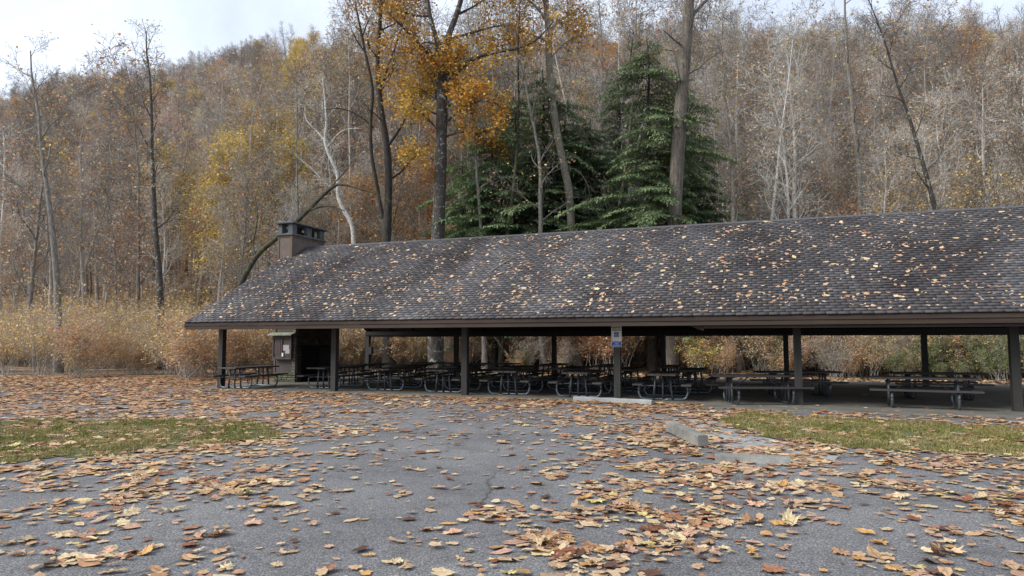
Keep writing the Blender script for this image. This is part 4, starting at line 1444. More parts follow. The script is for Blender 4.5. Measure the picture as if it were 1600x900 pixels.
def choose_kind(px, py, Y):
    """which kind grows where, read off the photograph"""
    u_ = rng.uniform()
    def e(cx, cy, rx, ry): return ((px - cx) / rx) ** 2 + ((py - cy) / ry) ** 2 < 1
    if Y > 80 and e(505, 150, 85, 60) and u_ < 0.6: return 6
    if Y < 60 and 690 < px < 1130: return None
    if Y > 85 and e(960, 125, 60, 45) and u_ < 0.6: return 7
    if Y > 80 and e(885, 140, 70, 60) and u_ < 0.6: return 9
    if Y > 100 and e(670, 150, 110, 60) and u_ < 0.25: return 7
    if e(648, 250, 45, 95) and 48 < Y < 120 and u_ < 0.75: return 7
    if e(600, 320, 100, 80) and u_ < 0.45: return 7 if u_ < 0.2 else 8
    if e(375, 370, 85, 85) and u_ < 0.4: return 6
    if px > 1130 and Y < 75: return int(rng.choice([0, 2, 3, 4, 1]))
    if e(1200, 260, 80, 90) and u_ < 0.12: return 8
    v = rng.uniform()
    if v < 0.05: return 5 if Y > 58 else 0
    if v < 0.10: return 7
    if v < 0.18: return 8
    if v < 0.24: return 9
    if v < 0.29: return 6
    return int(rng.integers(0, 5))

LOOK = ['bare grey tree', 'forked bare grey tree', 'sparse tan-leaved tree', 'forked sparse russet-leaved tree', 'thin tan-leaved tree', 'pale-barked forked tree', 'bright yellow tree',
        'glowing orange tree', 'rust-brown tree', 'dull red tree', 'yellow-leaved sapling', 'russet-leaved sapling']
ZONES = [(120, 'at the left edge of the picture'), (260, 'left of the roof'), (360, 'beyond the low left end of the roof'), (430, 'just left of the chimney'), (505, 'above the chimney'), (560, 'right of the chimney'),
         (600, 'just left of the dark forked tree'), (640, 'just right of the dark forked tree'), (680, 'just left of the golden oak'), (740, 'just right of the golden oak'), (840, 'above the low hemlock'),
         (900, 'beside the patchy-barked tree'), (960, 'by the slanting thin tree'), (1040, 'behind the tallest hemlock'), (1110, 'right of the thick brown trunk'), (1170, 'behind the roof above the right end table'),
         (1240, 'behind the right part of the roof'), (1330, 'behind the fourth front post'), (1430, 'towards the right end of the roof'), (1530, 'near the right edge of the picture'), (9999, 'at the right edge of the picture')]
def spot(px): return next(t_ for l_, t_ in ZONES if px < l_)
def band(Y): return 'at hill foot' if Y < 46 else ('on lowest slope' if Y < 52 else ('low on hillside' if Y < 58 else ('partway uphill' if Y < 66 else 'higher uphill')))
# positions of the forest
pos = []
grid = {}
for k in range(13000):
    Y = math.sqrt(rng.uniform(38 ** 2, 270 ** 2))
    X = rng.uniform(-0.9, 0.9) * Y
    u_, w_ = UW(X, Y)
    if w_ < 22 or w_ > 196: continue
    dmin = 2.5 if Y > 70 else 2.8
    gx, gy = int(X // 4), int(Y // 4)
    ok = True
    for a_ in (-1, 0, 1):
        for b_ in (-1, 0, 1):
            for q in grid.get((gx + a_, gy + b_), ()):
                if (q[0] - X) ** 2 + (q[1] - Y) ** 2 < dmin ** 2: ok = False
    if not ok: continue
    grid.setdefault((gx, gy), []).append((X, Y))
    pos.append((X, Y))
pos.sort(key=lambda q: q[1])
n_small = [k for k in range(len(pos)) if pos[k][1] < 62]
inds = 0
stuff_pts = []; stuff_idx = []; stuff_s = []; stuff_r = []
for k, (X, Y) in enumerate(pos):
    z = hz(X, Y)
    P_ = np.array([[X, Y, z + 9]])
    px, py = project(P_)
    px, py = float(px[0]), float(py[0])
    kind = choose_kind(px, py, Y)
    if kind is None: continue
    # keep the nearest band light so that the big trees stand free; young stems there
    if Y < 50 and rng.uniform() < 0.45:
        kind = 10 + int(rng.integers(0, 2))
    if Y < 60 and kind == 1: kind = 2
    sc = rng.uniform(0.75, 1.15)
    rz = rng.uniform(0, 6.28)
    if abs(X / Y) < 0.78 and inds < 260:
        nm, lab, grp = KLAB[KINDS[kind][0]]
        lab = ('tall ' if sc > 1.02 and kind < 10 else ('low ' if sc < 0.85 and kind not in (4, 8) else '')) + LOOK[kind] + ' ' + band(Y) + ', ' + spot(px)
        place(KINDS[kind][1], ('trunk', 'crown_twigs', 'crown_leaves'), nm, (X, Y, z), rz, sc, lab, 'tree' if kind < 10 else 'sapling', grp)
        inds += 1
    else:
        stuff_pts.append((X, Y, z)); stuff_idx.append(kind); stuff_s.append(sc); stuff_r.append(rz)

def instancer(name, pts, idx, sc, rz, groups, label, cat):
    """ONE object whose geometry nodes set joined tree shapes on its points"""
    coll_src = []
    for k, ms in enumerate(groups):
        oo = []
        c_ = bpy.data.collections.new(f"shape {k:02d}")
        for me in ms:
            if me is not None:
                ob = bpy.data.objects.new('shape', me)
                c_.objects.link(ob)
        coll_src.append(c_)
    me = bpy.data.meshes.new(name)
    me.from_pydata([tuple(p) for p in pts], [], [])
    for an, ty, val in (('idx', 'INT', idx), ('sc', 'FLOAT', sc), ('rz', 'FLOAT', rz)):
        a_ = me.attributes.new(an, ty, 'POINT')
        a_.data.foreach_set('value', val)
    o = link(bpy.data.objects.new(name, me))
    g = bpy.data.node_groups.new(name, 'GeometryNodeTree')
    g.interface.new_socket('Geometry', in_out='INPUT', socket_type='NodeSocketGeometry')
    g.interface.new_socket('Geometry', in_out='OUTPUT', socket_type='NodeSocketGeometry')
    gi = g.nodes.new('NodeGroupInput'); go = g.nodes.new('NodeGroupOutput')
    def attr(nm, ty):
        n_ = g.nodes.new('GeometryNodeInputNamedAttribute')
        n_.data_type = ty
        n_.inputs['Name'].default_value = nm
        return n_.outputs['Attribute']
    ai, asn, ar = attr('idx', 'INT'), attr('sc', 'FLOAT'), attr('rz', 'FLOAT')
    cx = g.nodes.new('ShaderNodeCombineXYZ')
    g.links.new(ar, cx.inputs['Z'])
    jn = g.nodes.new('GeometryNodeJoinGeometry')
    for k, c_ in enumerate(coll_src):
        ci = g.nodes.new('GeometryNodeCollectionInfo')
        ci.inputs['Collection'].default_value = c_
        cmp_ = g.nodes.new('FunctionNodeCompare')
        cmp_.data_type = 'INT'; cmp_.operation = 'EQUAL'
        g.links.new(ai, cmp_.inputs[2]); cmp_.inputs[3].default_value = k
        ip = g.nodes.new('GeometryNodeInstanceOnPoints')
        g.links.new(gi.outputs[0], ip.inputs['Points'])
        g.links.new(cmp_.outputs['Result'], ip.inputs['Selection'])
        g.links.new(ci.outputs[0], ip.inputs['Instance'])
        g.links.new(cx.outputs[0], ip.inputs['Rotation'])
        g.links.new(asn, ip.inputs['Scale'])
        g.links.new(ip.outputs[0], jn.inputs[0])
    g.links.new(jn.outputs[0], go.inputs[0])
    md = o.modifiers.new('instances', 'NODES')
    md.node_group = g
    return tag(o, label, cat, kind='stuff')
instancer('hillside_woods', stuff_pts, stuff_idx, stuff_s, stuff_r, [k[1] for k in KINDS], 'dense bare autumn woods covering the steep hillside', 'woods')
print('trees', len(pos), inds, len(stuff_pts))

# ---- undergrowth seen below and beside the roof
def shrub(seed, H, pal, keep, per=5, size=0.10, stems=9, green=False):
    r_ = np.random.default_rng(seed)
    T = [TB(), TB()]; tips = []
    prm = base_prm(levels=3, kids=[6, 4, 3], start=[0.25, 0.15, 0.1], len=[H * 0.3, H * 0.17, 0.25], rad=[0.012, 0.007, 0.005], rmin=0.004, wob=0.16, split=0)
    for s_ in range(stems):
        d = unit(np.array([r_.normal(0, 0.3), r_.normal(0, 0.3), 1.0]))
        p = np.array([r_.normal(0, 0.25), r_.normal(0, 0.25), -0.05])
        P = [p]
        hh = H * r_.uniform(0.6, 1.1)
        for k in range(7):
            d = unit(d + r_.normal(0, 0.12, 3) + np.array([0, 0, 0.03]))
            P.append(P[-1] + d * hh / 7)
        Rr = np.linspace(0.018, 0.005, 8)
        T[0].tube(P, Rr, 4)
        spawn(T, P, Rr, 0, prm, r_, tips)
    tips = np.array(tips)
    tips = tips[r_.uniform(0, 1, len(tips)) < keep]
    V, F, C = leaves_at(tips, per, 0.12, size, pal, r_)
    return T[0].mesh('stems', 'bark_far'), T[1].mesh('twigs', 'bark_far'), np_mesh('foliage', V, [F], 'crown_leaf', C)
SHR = [
    ('tan', shrub(31, 3.0, TAN + ORA[:1], 0.5, 3)), ('tan', shrub(32, 4.0, TAN + YEL[:2], 0.35, 3)),
    ('russet', shrub(33, 3.4, RUS + ORA + TAN, 0.5, 3, 0.10)), ('orange', shrub(34, 3.0, ORA + TAN, 0.3, 3, 0.09)),
    ('yellow', shrub(35, 2.6, YEL + TAN, 0.3, 2, 0.09)), ('green', shrub(36, 2.2, GRN, 0.4, 3, 0.09)), ('bare', shrub(37, 4.2, TAN, 0.08, 2, 0.09, 12))]
SLAB = {'tan': 'thin tan-leaved shrub in the undergrowth behind the pavilion', 'russet': 'dense shrub of rust-red leaves behind the pavilion',
        'orange': 'shrub with scattered orange leaves behind the pavilion', 'yellow': 'shrub dotted with clear yellow leaves behind the pavilion',
        'green': 'low green-leaved shrub at the foot of the hillside', 'bare': 'twiggy leafless shrub in the undergrowth behind the pavilion'}
sp = []; si = []; ss = []; sr = []
SEEN = [(150, 'at the left edge of the picture'), (260, 'far left of the pavilion'), (345, 'just outside the left end of the pavilion'), (425, 'left of the bulletin board'), (520, 'behind the fireplace'), (575, 'between fireplace post and leftmost rear post'), (640, 'just right of the leftmost rear post'), (712, 'left of the second rear post'),
        (780, 'beside the middle front post'), (866, 'left of the third rear post'), (960, 'left of the sign post'), (1036, 'right of the sign post'), (1110, 'right of the fourth rear post'), (1228, 'above the right end table'), (1330, 'right of the fourth front post'), (1450, 'behind the tables near the right edge'), (9999, 'at the right edge of the picture')]
def seen(px): return next(t_ for l_, t_ in SEEN if px < l_)
cnt = 0
cands = []
for k in range(2600):
    u_ = rng.uniform(-60, 75); w_ = 14.3 + abs(rng.normal(0, 9)) + rng.uniform(0, 3)
    p = B(u_, w_)
    if p.y < 20 or abs(p.x / p.y) > 0.92: continue
    # the left side outside the building comes nearer
    cands.append((p.x, p.y, w_, u_))
for k in range(260):
    u_ = rng.uniform(-45, -9); w_ = rng.uniform(3.5, 16)
    p = B(u_, w_)
    if p.y < 24 or abs(p.x / p.y) > 0.95: continue
    cands.append((p.x, p.y, w_, u_))
cands.sort(key=lambda q: q[1] * q[1] + q[0] * q[0])
for (X, Y, w_, u_) in cands:
    z = hz(X, Y)
    px = 800 + FOC * X / Y
    if any(abs(px - t_) < 17 for t_ in (606, 680, 757, 784, 849, 903, 1019, 1048, 1158)) and Y < 42: continue
    if 730 < px < 1110 and Y < 40 and rng.uniform() < 0.35: continue
    v = rng.uniform()
    if 880 < px < 1035 and v < 0.62: kd = 2 if v < 0.45 else 3
    elif 530 < px < 600 and v < 0.45: kd = 3
    elif 600 < px < 730 and v < 0.3: kd = 4 if v < 0.12 else 0
    elif 690 < px < 760 and v < 0.4: kd = 4 if v < 0.15 else 3
    elif 780 < px < 870 and v < 0.45: kd = 5 if v < 0.3 else 0
    elif px < 470 and v < 0.5: kd = 4 if v < 0.2 else 1
    elif px > 1180 and v < 0.35: kd = 5
    else: kd = [0, 1, 6, 6, 0, 3, 1, 4][int(rng.integers(0, 8))]
    sc = rng.uniform(0.55, 1.1)
    if w_ < 16 and u_ > -6: sc *= 0.62
    if u_ < -8 and rng.uniform() < 0.45: continue
    rz = rng.uniform(0, 6.28)
    if cnt < 110 and abs(X / Y) < 0.76:
        nm = 'shrub'
        sl = SLAB[SHR[kd][0]].replace(' in the undergrowth behind the pavilion', '').replace(' behind the pavilion', '').replace(' at the foot of the hillside', '')
        sl = ('tall ' if sc > 0.92 else ('low ' if sc < 0.65 and not sl.startswith('low') else '')) + sl + ' ' + seen(px)
        place(SHR[kd][1], ('stems', 'twigs', 'foliage'), nm, (X, Y, z), rz, sc, sl, 'shrub', SHR[kd][0] + ' shrubs behind the pavilion')
        cnt += 1
    else:
        sp.append((X, Y, z)); si.append(kd); ss.append(sc); sr.append(rz)
instancer('undergrowth', sp, si, ss, sr, [s_[1] for s_ in SHR], 'tangled twiggy undergrowth with tan and orange leaves', 'undergrowth')

# ---- litter leaves lying on the forest floor just behind the slab
def floor_leaves():
    n = 26000
    U = rng.uniform(-40, 60, n); Wv = rng.uniform(12.3, 26, n)
    P = np.array([X0 + U * CT + Wv * ST, Y0 - U * ST + Wv * CT, np.zeros(n)]).T
    P[:, 2] = hill(P[:, 0], P[:, 1]) + 0.02
    k = np.abs(P[:, 0] / P[:, 1]) < 0.82
    P = P[k]; n = len(P)
    a2 = rng.integers(0, len(LEAF_COLS), n)
    out = leaves_at(P, 1, 0.02, 0.17, LEAF_COLS[:8] * 0.85, rng, up=1.2)
    V, F, C = out
    me = np_mesh('floor_leaves', V, [F], 'fallen_leaf', C)
    tag(link(bpy.data.objects.new('forest_floor_leaves', me)), 'carpet of brown leaves on the ground behind the pavilion', 'leaves', kind='stuff')
floor_leaves()

# ---- the large trees that stand out singly, their stems traced at their own distance
def path(Y, pts):
    return np.array([list(at(x, y, Y)) for x, y in pts])
def smooth_path(P, Rr, n=4):
    P = np.asarray(P); m = len(P)
    out = []; ro = []
    for i in range(m - 1):
        p0, p1, p2, p3 = P[max(i - 1, 0)], P[i], P[i + 1], P[min(i + 2, m - 1)]
        for k in range(n):
            t_ = k / n
            out.append(0.5 * ((2 * p1) + (-p0 + p2) * t_ + (2 * p0 - 5 * p1 + 4 * p2 - p3) * t_ ** 2 + (-p0 + 3 * p1 - 3 * p2 + p3) * t_ ** 3))
            ro.append(Rr[i] + (Rr[i + 1] - Rr[i]) * t_)
    out.append(P[-1]); ro.append(Rr[-1])
    out = np.array(out)
    return out, np.array(ro)

def hero(name, label, Y, stems, limbs, bark, seed, prm=None, leaf=None, cat='tree', depth_jit=0.8):
    """stems: [(pixel path, radii)], the first from the ground; limbs: [(path, radii, dY, leafy)]"""
    r_ = np.random.default_rng(seed)
    prm = prm or base_prm()
    st0 = stems[0][0][0]
    b0 = at(st0[0], st0[1], Y)
    base = np.array([b0.x, Y, hz(b0.x, Y)])
    root = empty(name, tuple(base), 0, label, cat)
    T = [TB(), TB()]; tips = []
    for si_, (pts, rad) in enumerate(stems):
        P = path(Y, pts)
        if si_ == 0:
            P[0] = base - np.array([0, 0, 0.3])
            rad = [rad[0] * 1.3] + list(rad[1:])
        else:
            P[:, 1] += np.linspace(0, 1, len(P)) * r_.normal(0, depth_jit)
        P, Rr = smooth_path(P - base, rad)
        Rr = Rr * (1 + r_.normal(0, 0.045, len(Rr)))
        T[0].tube(P, Rr, 12)
        spawn(T, P, Rr, 0, prm, r_, tips)
    ltips = []
    for (pts, rad, dY, pr) in limbs:
        P = path(Y, pts)
        P[:, 1] += np.linspace(0, dY, len(P))
        P, Rr = smooth_path(P - base, rad, 3)
        T[0].tube(P, Rr, 8)
        tt = []
        q = dict(prm, levels=3 if pr is not True else prm['levels'])
        if isinstance(pr, dict): q.update(pr)
        spawn(T, P, Rr, 1, dict(q, levels=max(q['levels'], 3)), r_, tt)
        tips += tt
    tm = T[0].mesh('trunk', bark)
    link(bpy.data.objects.new('trunk', tm), root)
    wm = T[1].mesh('crown_twigs', bark if bark in ('bark_sycamore', 'bark_dark') else 'bark_grey')
    if wm: tag(link(bpy.data.objects.new('crown_twigs', wm), root), kind='stuff')
    if leaf:
        tp = np.array(tips)
        z_ = tp + base
        px, py = project(z_)
        VV = []; FF = []; CC = []; off = 0
        for (cond, per, spread, size, pal) in leaf:
            m = cond(px, py) & (r_.uniform(0, 1, len(tp)) < 0.95)
            if m.sum() == 0: continue
            V, F, C = leaves_at(tp[m], per, spread, size, pal, r_, 0.05)
            VV.append(V); FF.append(F + off); CC.append(C); off += len(V)
        if VV:
            lm = np_mesh('crown_leaves', np.concatenate(VV), [np.concatenate(FF)], 'crown_leaf', np.concatenate(CC))
            tag(link(bpy.data.objects.new('crown_leaves', lm), root), kind='stuff')
    return root

P_oak = base_prm(levels=4, kids=[9, 7, 5, 3], start=[0.8, 0.15, 0.1, 0.1], len=[3.6, 1.5, 0.8, 0.45], rad=[0.09, 0.035, 0.016, 0.009], rmin=0.006)
lf = lambda f: (lambda x, y: f(x, y))
BROWNGOLD = GOLD + [(0.33, 0.16, 0.04), (0.26, 0.12, 0.04), (0.42, 0.20, 0.06)]
hero('oak_tree', 'large oak with lichened dark trunk and golden orange leaves rising left of the middle', 38.5,
     [([(680, 590), (682, 480), (684, 375), (688, 280), (690, 200), (691, 130), (691, 96)], [.40, .38, .37, .35, .33, .31, .28]),
      ([(691, 100), (701, 60), (716, 22), (734, -40), (745, -110)], [.21, .18, .15, .12, .06]),
      ([(690, 104), (683, 66), (672, 25), (664, -40), (655, -100)], [.17, .15, .12, .09, .05])],
     [([(696, 142), (714, 116), (742, 99), (776, 94), (808, 92), (836, 84), (862, 60)], [.17, .15, .12, .10, .08, .06, .03], -2.2, True),
      ([(690, 108), (655, 74), (628, 52), (600, 28)], [.10, .08, .06, .03], -2.0, True),
      ([(701, 62), (740, 44), (780, 28), (815, 22)], [.09, .07, .05, .03], 1.5, True),
      ([(716, 22), (742, 16), (770, 2), (800, -20)], [.08, .06, .045, .03], -1.5, True),
      ([(672, 25), (645, 20), (618, 6), (590, -12)], [.07, .055, .04, .02], 1.0, True),
      ([(684, 70), (664, 72), (640, 92), (618, 96)], [.05, .04, .03, .02], -1.4, True),
      ([(742, 99), (760, 78), (786, 66), (812, 60)], [.05, .04, .03, .02], 0.6, True),
      ([(686, 205), (668, 188), (650, 178), (634, 176)], [.06, .05, .035, .02], -1.5, True),
      ([(687, 160), (664, 140), (645, 128), (625, 130)], [.05, .04, .03, .02], 1.2, True),
      ([(693, 196), (716, 178), (744, 168), (772, 172), (786, 190)], [.07, .06, .045, .035, .02], -1.8, True),
      ([(693, 215), (714, 206), (738, 204), (760, 216), (770, 232)], [.06, .05, .04, .03, .02], 0.8, True),
      ([(692, 168), (712, 158), (735, 150), (760, 150)], [.05, .04, .03, .02], -2.6, True),
      ([(686, 262), (675, 250), (664, 244), (650, 246)], [.035, .03, .02, .015], -0.8, True)],
     'bark_oak', 101, P_oak,
     [(lambda x, y: (y < 112) & (np.sin(x * 0.11) + np.sin(y * 0.13 + x * 0.05) > -1.1), 3, 0.25, 0.16, BROWNGOLD + YEL[:2]),
      (lambda x, y: (y >= 112) & (x < 680) & (np.sin(x * 0.17) + np.sin(y * 0.19) > -0.7), 4, 0.19, 0.16, YEL + GOLD),
      (lambda x, y: (y >= 128) & (x >= 702) & (np.sin(x * 0.13 + 1) + np.sin(y * 0.15) > -1.0), 5, 0.21, 0.17, GOLD + ORA[:2] + YEL[:2])])
hero('forked_tree', 'bare dark tree with two upright stems and crooked side limbs, left of the golden oak', 40.5,
     [([(607, 590), (606, 470), (604, 380), (607, 300), (605, 235), (598, 190), (592, 140), (590, 90), (594, 30), (597, -50)], [.29, .27, .25, .23, .21, .19, .17, .14, .11, .06]),
      ([(598, 340), (590, 290), (583, 240), (584, 195), (588, 150), (578, 95), (570, 50), (560, -10)], [.12, .12, .11, .10, .09, .08, .06, .03]),
      ([(592, 145), (606, 110), (622, 70), (640, 20)], [.08, .07, .05, .03])],
     [([(606, 228), (620, 214), (634, 196), (648, 172), (655, 150)], [.09, .08, .06, .04, .02], -1.5, True),
      ([(609, 280), (624, 268), (638, 248), (650, 236), (664, 232)], [.07, .06, .05, .035, .02], 1.2, True),
      ([(590, 132), (604, 118), (612, 96), (615, 60)], [.06, .05, .04, .02], 0.8, True),
      ([(584, 200), (566, 186), (540, 176), (515, 180)], [.05, .04, .03, .015], -1.0, True)],
     'bark_dark', 102, base_prm(levels=4, kids=[8, 5, 4, 3], start=[0.6, 0.2, 0.1, 0.1], len=[3.0, 1.6, 0.8, 0.45], rad=[0.06, 0.028, 0.013, 0.008], rmin=0.006),
     [(lambda x, y: (y < 125) & (x > 540), 1, 0.15, 0.15, TAN + BROWNGOLD[4:])])
hero('sycamore_tree', 'crooked white-barked sycamore twisting up just right of the chimney', 46,
     [([(556, 590), (554, 470), (553, 385), (549, 350), (537, 328), (528, 305), (528, 275), (517, 248), (508, 222), (510, 190), (508, 160), (504, 120)], [.19, .18, .16, .15, .14, .13, .12, .11, .10, .08, .06, .03])],
     [([(526, 298), (510, 288), (492, 268), (470, 250), (462, 238)], [.07, .065, .05, .04, .02], -1.0, True),
      ([(509, 222), (495, 205), (482, 192), (472, 178), (470, 160)], [.06, .05, .04, .03, .02], 1.0, True),
      ([(510, 232), (530, 212), (548, 206), (570, 208)], [.045, .04, .03, .015], -1.0, True),
      ([(509, 185), (520, 170), (524, 160), (515, 150)], [.04, .03, .02, .015], 0.6, True)],
     'bark_sycamore', 103, base_prm(levels=3, kids=[6, 5, 4], start=[0.6, 0.25, 0.1], len=[2.0, 1.4, 0.8], rad=[0.035, 0.02, 0.012], rmin=0.007))
hero('leaning_tree', 'mossy dark tree leaning to the right behind the chimney', 38,
     [([(346, 600), (352, 520), (372, 455), (400, 402), (430, 374), (464, 346), (492, 318), (514, 297), (528, 288)], [.16, .15, .14, .135, .13, .12, .105, .09, .075])],
     [([(526, 288), (545, 291), (566, 298), (592, 306), (612, 318)], [.07, .06, .045, .03, .015], -0.6, True),
      ([(486, 328), (505, 324), (524, 326), (544, 334)], [.075, .06, .045, .02], -0.8, True),
      ([(512, 298), (524, 282), (540, 262), (548, 245)], [.05, .04, .03, .015], 0.5, True),
      ([(400, 402), (392, 380), (395, 340), (388, 300)], [.06, .05, .04, .02], 1.0, True)],
     'bark_mossy', 104, base_prm(levels=3, kids=[4, 4, 4], start=[0.7, 0.3, 0.1], len=[1.2, 1.1, 0.6], rad=[0.03, 0.016, 0.01], rmin=0.006))
hero('patchy_tree', 'tall slightly bent tree with patchy pale bark rising in front of the dark conifers', 39.5,
     [([(904, 592), (900, 480), (893, 362), (889, 300), (879, 250), (869, 200), (862, 150), (858, 100), (857, 55), (853, 0), (850, -70)], [.25, .24, .23, .235, .235, .225, .215, .21, .20, .16, .10])],
     [([(858, 66), (838, 62), (818, 60), (806, 66)], [.07, .06, .045, .02], -1.2, True),
      ([(857, 38), (842, 20), (822, 6), (800, -4)], [.10, .08, .06, .03], -1.0, True),
      ([(858, 52), (868, 34), (882, 20), (905, 4)], [.12, .10, .08, .04], 1.0, True),
      ([(860, 92), (874, 78), (890, 68), (912, 62)], [.045, .04, .03, .015], -0.8, True),
      ([(884, 262), (900, 268), (915, 290), (922, 330)], [.022, .018, .014, .008], -1.0, dict(up=[-.1, -.15, -.15, -.1])),
      ([(876, 240), (862, 246), (850, 270), (846, 310)], [.022, .018, .014, .008], -1.0, dict(up=[-.1, -.15, -.15, -.1])),
      ([(866, 190), (884, 186), (902, 196), (912, 220)], [.022, .018, .014, .008], -1.0, dict(up=[-.1, -.15, -.15, -.1]))],
     'bark_patchy', 105, base_prm(levels=4, kids=[7, 5, 4, 3], start=[0.86, 0.2, 0.1, 0.1], len=[3.0, 1.5, 0.8, 0.45], rad=[0.06, 0.028, 0.013, 0.008], rmin=0.006),
     [(lambda x, y: (y < 105), 3, 0.25, 0.16, BROWNGOLD + YEL[:1])])
hero('broad_trunk_tree', 'thick pale brown trunk with a short broken limb at right, before the tallest conifer', 36,
     [([(1047, 598), (1050, 480), (1054, 352), (1058, 260), (1063, 180), (1068, 110), (1074, 40), (1080, -60)], [.40, .385, .375, .365, .35, .34, .30, .22])],
     [([(1060, 142), (1050, 133), (1038, 128), (1027, 117), (1020, 108)], [.13, .11, .10, .085, .06], -0.8, dict(kids=[2, 2, 3, 2])),
      ([(1072, 76), (1056, 70), (1044, 66), (1030, 60)], [.07, .055, .04, .02], -1.0, True),
      ([(1078, 30), (1094, 8), (1118, -20)], [.12, .10, .07], 1.0, True)],
     'bark_furrowed', 106, base_prm(levels=3, kids=[12, 5, 4], start=[0.55, 0.2, 0.1], len=[2.6, 1.4, 0.8], rad=[0.06, 0.03, 0.014], rmin=0.007))
hero('slanting_tree', 'thin dark tree slanting to the right between the conifers', 43,
     [([(934, 594), (938, 470), (941, 352), (946, 300), (957, 250), (968, 200), (976, 150), (984, 100), (990, 50)], [.16, .15, .14, .13, .12, .11, .09, .07, .04])],
     [([(946, 300), (934, 270), (926, 250)], [.05, .04, .02], 0.5, True)],
     'bark_dark', 107, base_prm(levels=3, kids=[12, 5, 4], start=[0.45, 0.2, 0.1], len=[2.4, 1.2, 0.7], rad=[0.035, 0.02, 0.012], rmin=0.006))
for i, (x, ytop, Y, r_, bark, sd_, lab) in enumerate([
        (757, 60, 38.5, 0.17, 'bark_grey', 201, 'slim grey tree seen through the pavilion right of the middle post'),
        (784, 40, 39.5, 0.17, 'bark_mossy', 202, 'slim mossy tree seen through the pavilion left of the third rear post'),
        (849, 60, 38.5, 0.2, 'bark_grey', 203, 'grey trunk seen through the pavilion just left of the third rear post'),
        (886, 80, 48, 0.14, 'bark_tan', 204, 'thin pale trunk beside the patchy-barked tree'),
        (936, 70, 40, 0.2, 'bark_grey', 205, 'grey trunk behind the russet shrubs left of the sign post'),
        (960, 90, 41, 0.18, 'bark_sycamore', 206, 'pale slim trunk rising between the two dark conifer groups'),
        (1158, 90, 36.5, 0.19, 'bark_tan', 207, 'pale trunk seen through the pavilion above the right end table'),
        (1108, 120, 50, 0.16, 'bark_grey', 208, 'grey trunk right of the thick pale brown trunk'),
        (1192, 110, 46, 0.15, 'bark_sycamore', 209, 'whitish slim trunk near the right rim behind the roof'),
        (452, 100, 46, 0.13, 'bark_grey', 210, 'thin grey tree rising directly behind the chimney'),
        (722, 20, 52, 0.16, 'bark_grey', 221, 'slim bare tree rising right of the golden oak to the sky'),
        (800, 30, 54, 0.18, 'bark_grey', 222, 'grey bare tree above the low hemlock, crown against the sky'),
        (912, 10, 50, 0.15, 'bark_far', 223, 'slim tree right of the patchy-barked tree, twigs against the sky'),
        (945, 25, 56, 0.2, 'bark_grey', 224, 'bare tree between patchy-barked and slanting trees, crown against the sky'),
        (1000, 15, 52, 0.17, 'bark_far', 225, 'pale bare tree left of the tallest hemlock, crown against the sky'),
        (640, 30, 55, 0.17, 'bark_grey', 226, 'bare tree between the dark forked tree and golden oak'),
        (560, 50, 54, 0.16, 'bark_far', 227, 'pale bare tree left of the dark forked tree, crown against the sky'),
        (1340, 20, 44, 0.25, 'bark_grey', 211, 'tall bare tree behind the right half of the roof'),
        (1500, 40, 42, 0.22, 'bark_oak', 212, 'lichened bare tree at the far right behind the roof'),
        (250, 40, 42, 0.25, 'bark_oak', 213, 'lichened bare tree beyond the left end of the pavilion'),
        (90, 60, 38, 0.24, 'bark_grey', 214, 'tall bare grey tree near the left edge of the picture')]):
    b0 = at(x, 594, Y)
    t0_ = at(x + random.uniform(-14, 14), ytop, Y)
    H = t0_.z
    ms = generic_tree(sd_, H, r_, base_prm(levels=4, kids=[12, 5, 4, 2], start=[0.4, 0.2, 0.1, 0.1], len=[2.8, 1.5, 0.8, 0.4], rad=[0.05, 0.026, 0.013, 0.009], rmin=0.007),
                      dict(per=1, spread=0.15, size=0.14, pal=TAN + YEL, keep=0.15), 0.03, bark)
    place(ms, ('trunk', 'crown_twigs', 'crown_leaves'), 'bare_tree', (b0.x, Y, hz(b0.x, Y)), random.uniform(0, 6.28), 1.0, lab, 'tree', None)

# finely twigged trees that stand in front of the woods
FINE = [generic_tree(251, 14, 0.12, base_prm(levels=4, kids=[14, 6, 5, 3], start=[0.25, 0.15, 0.1, 0.1], len=[3.0, 1.6, 0.9, 0.5], rad=[0.05, 0.026, 0.015, 0.010], rmin=0.008), dict(per=1, spread=0.15, size=0.13, pal=TAN + YEL, keep=0.12), 0.08, 'bark_far', True),
        generic_tree(252, 12, 0.10, base_prm(levels=4, kids=[13, 6, 5, 3], start=[0.22, 0.15, 0.1, 0.1], len=[2.8, 1.6, 0.9, 0.5], rad=[0.045, 0.024, 0.014, 0.010], rmin=0.008, wob=0.2), dict(per=1, spread=0.15, size=0.13, pal=TAN + ORA, keep=0.2), 0.12, 'bark_grey', False),
        generic_tree(253, 15, 0.13, base_prm(levels=4, kids=[14, 6, 4, 3], start=[0.3, 0.15, 0.1, 0.1], len=[3.2, 1.7, 0.9, 0.5], rad=[0.05, 0.026, 0.015, 0.010], rmin=0.008, wob=0.17), None, 0.06, 'bark_sycamore', False)]
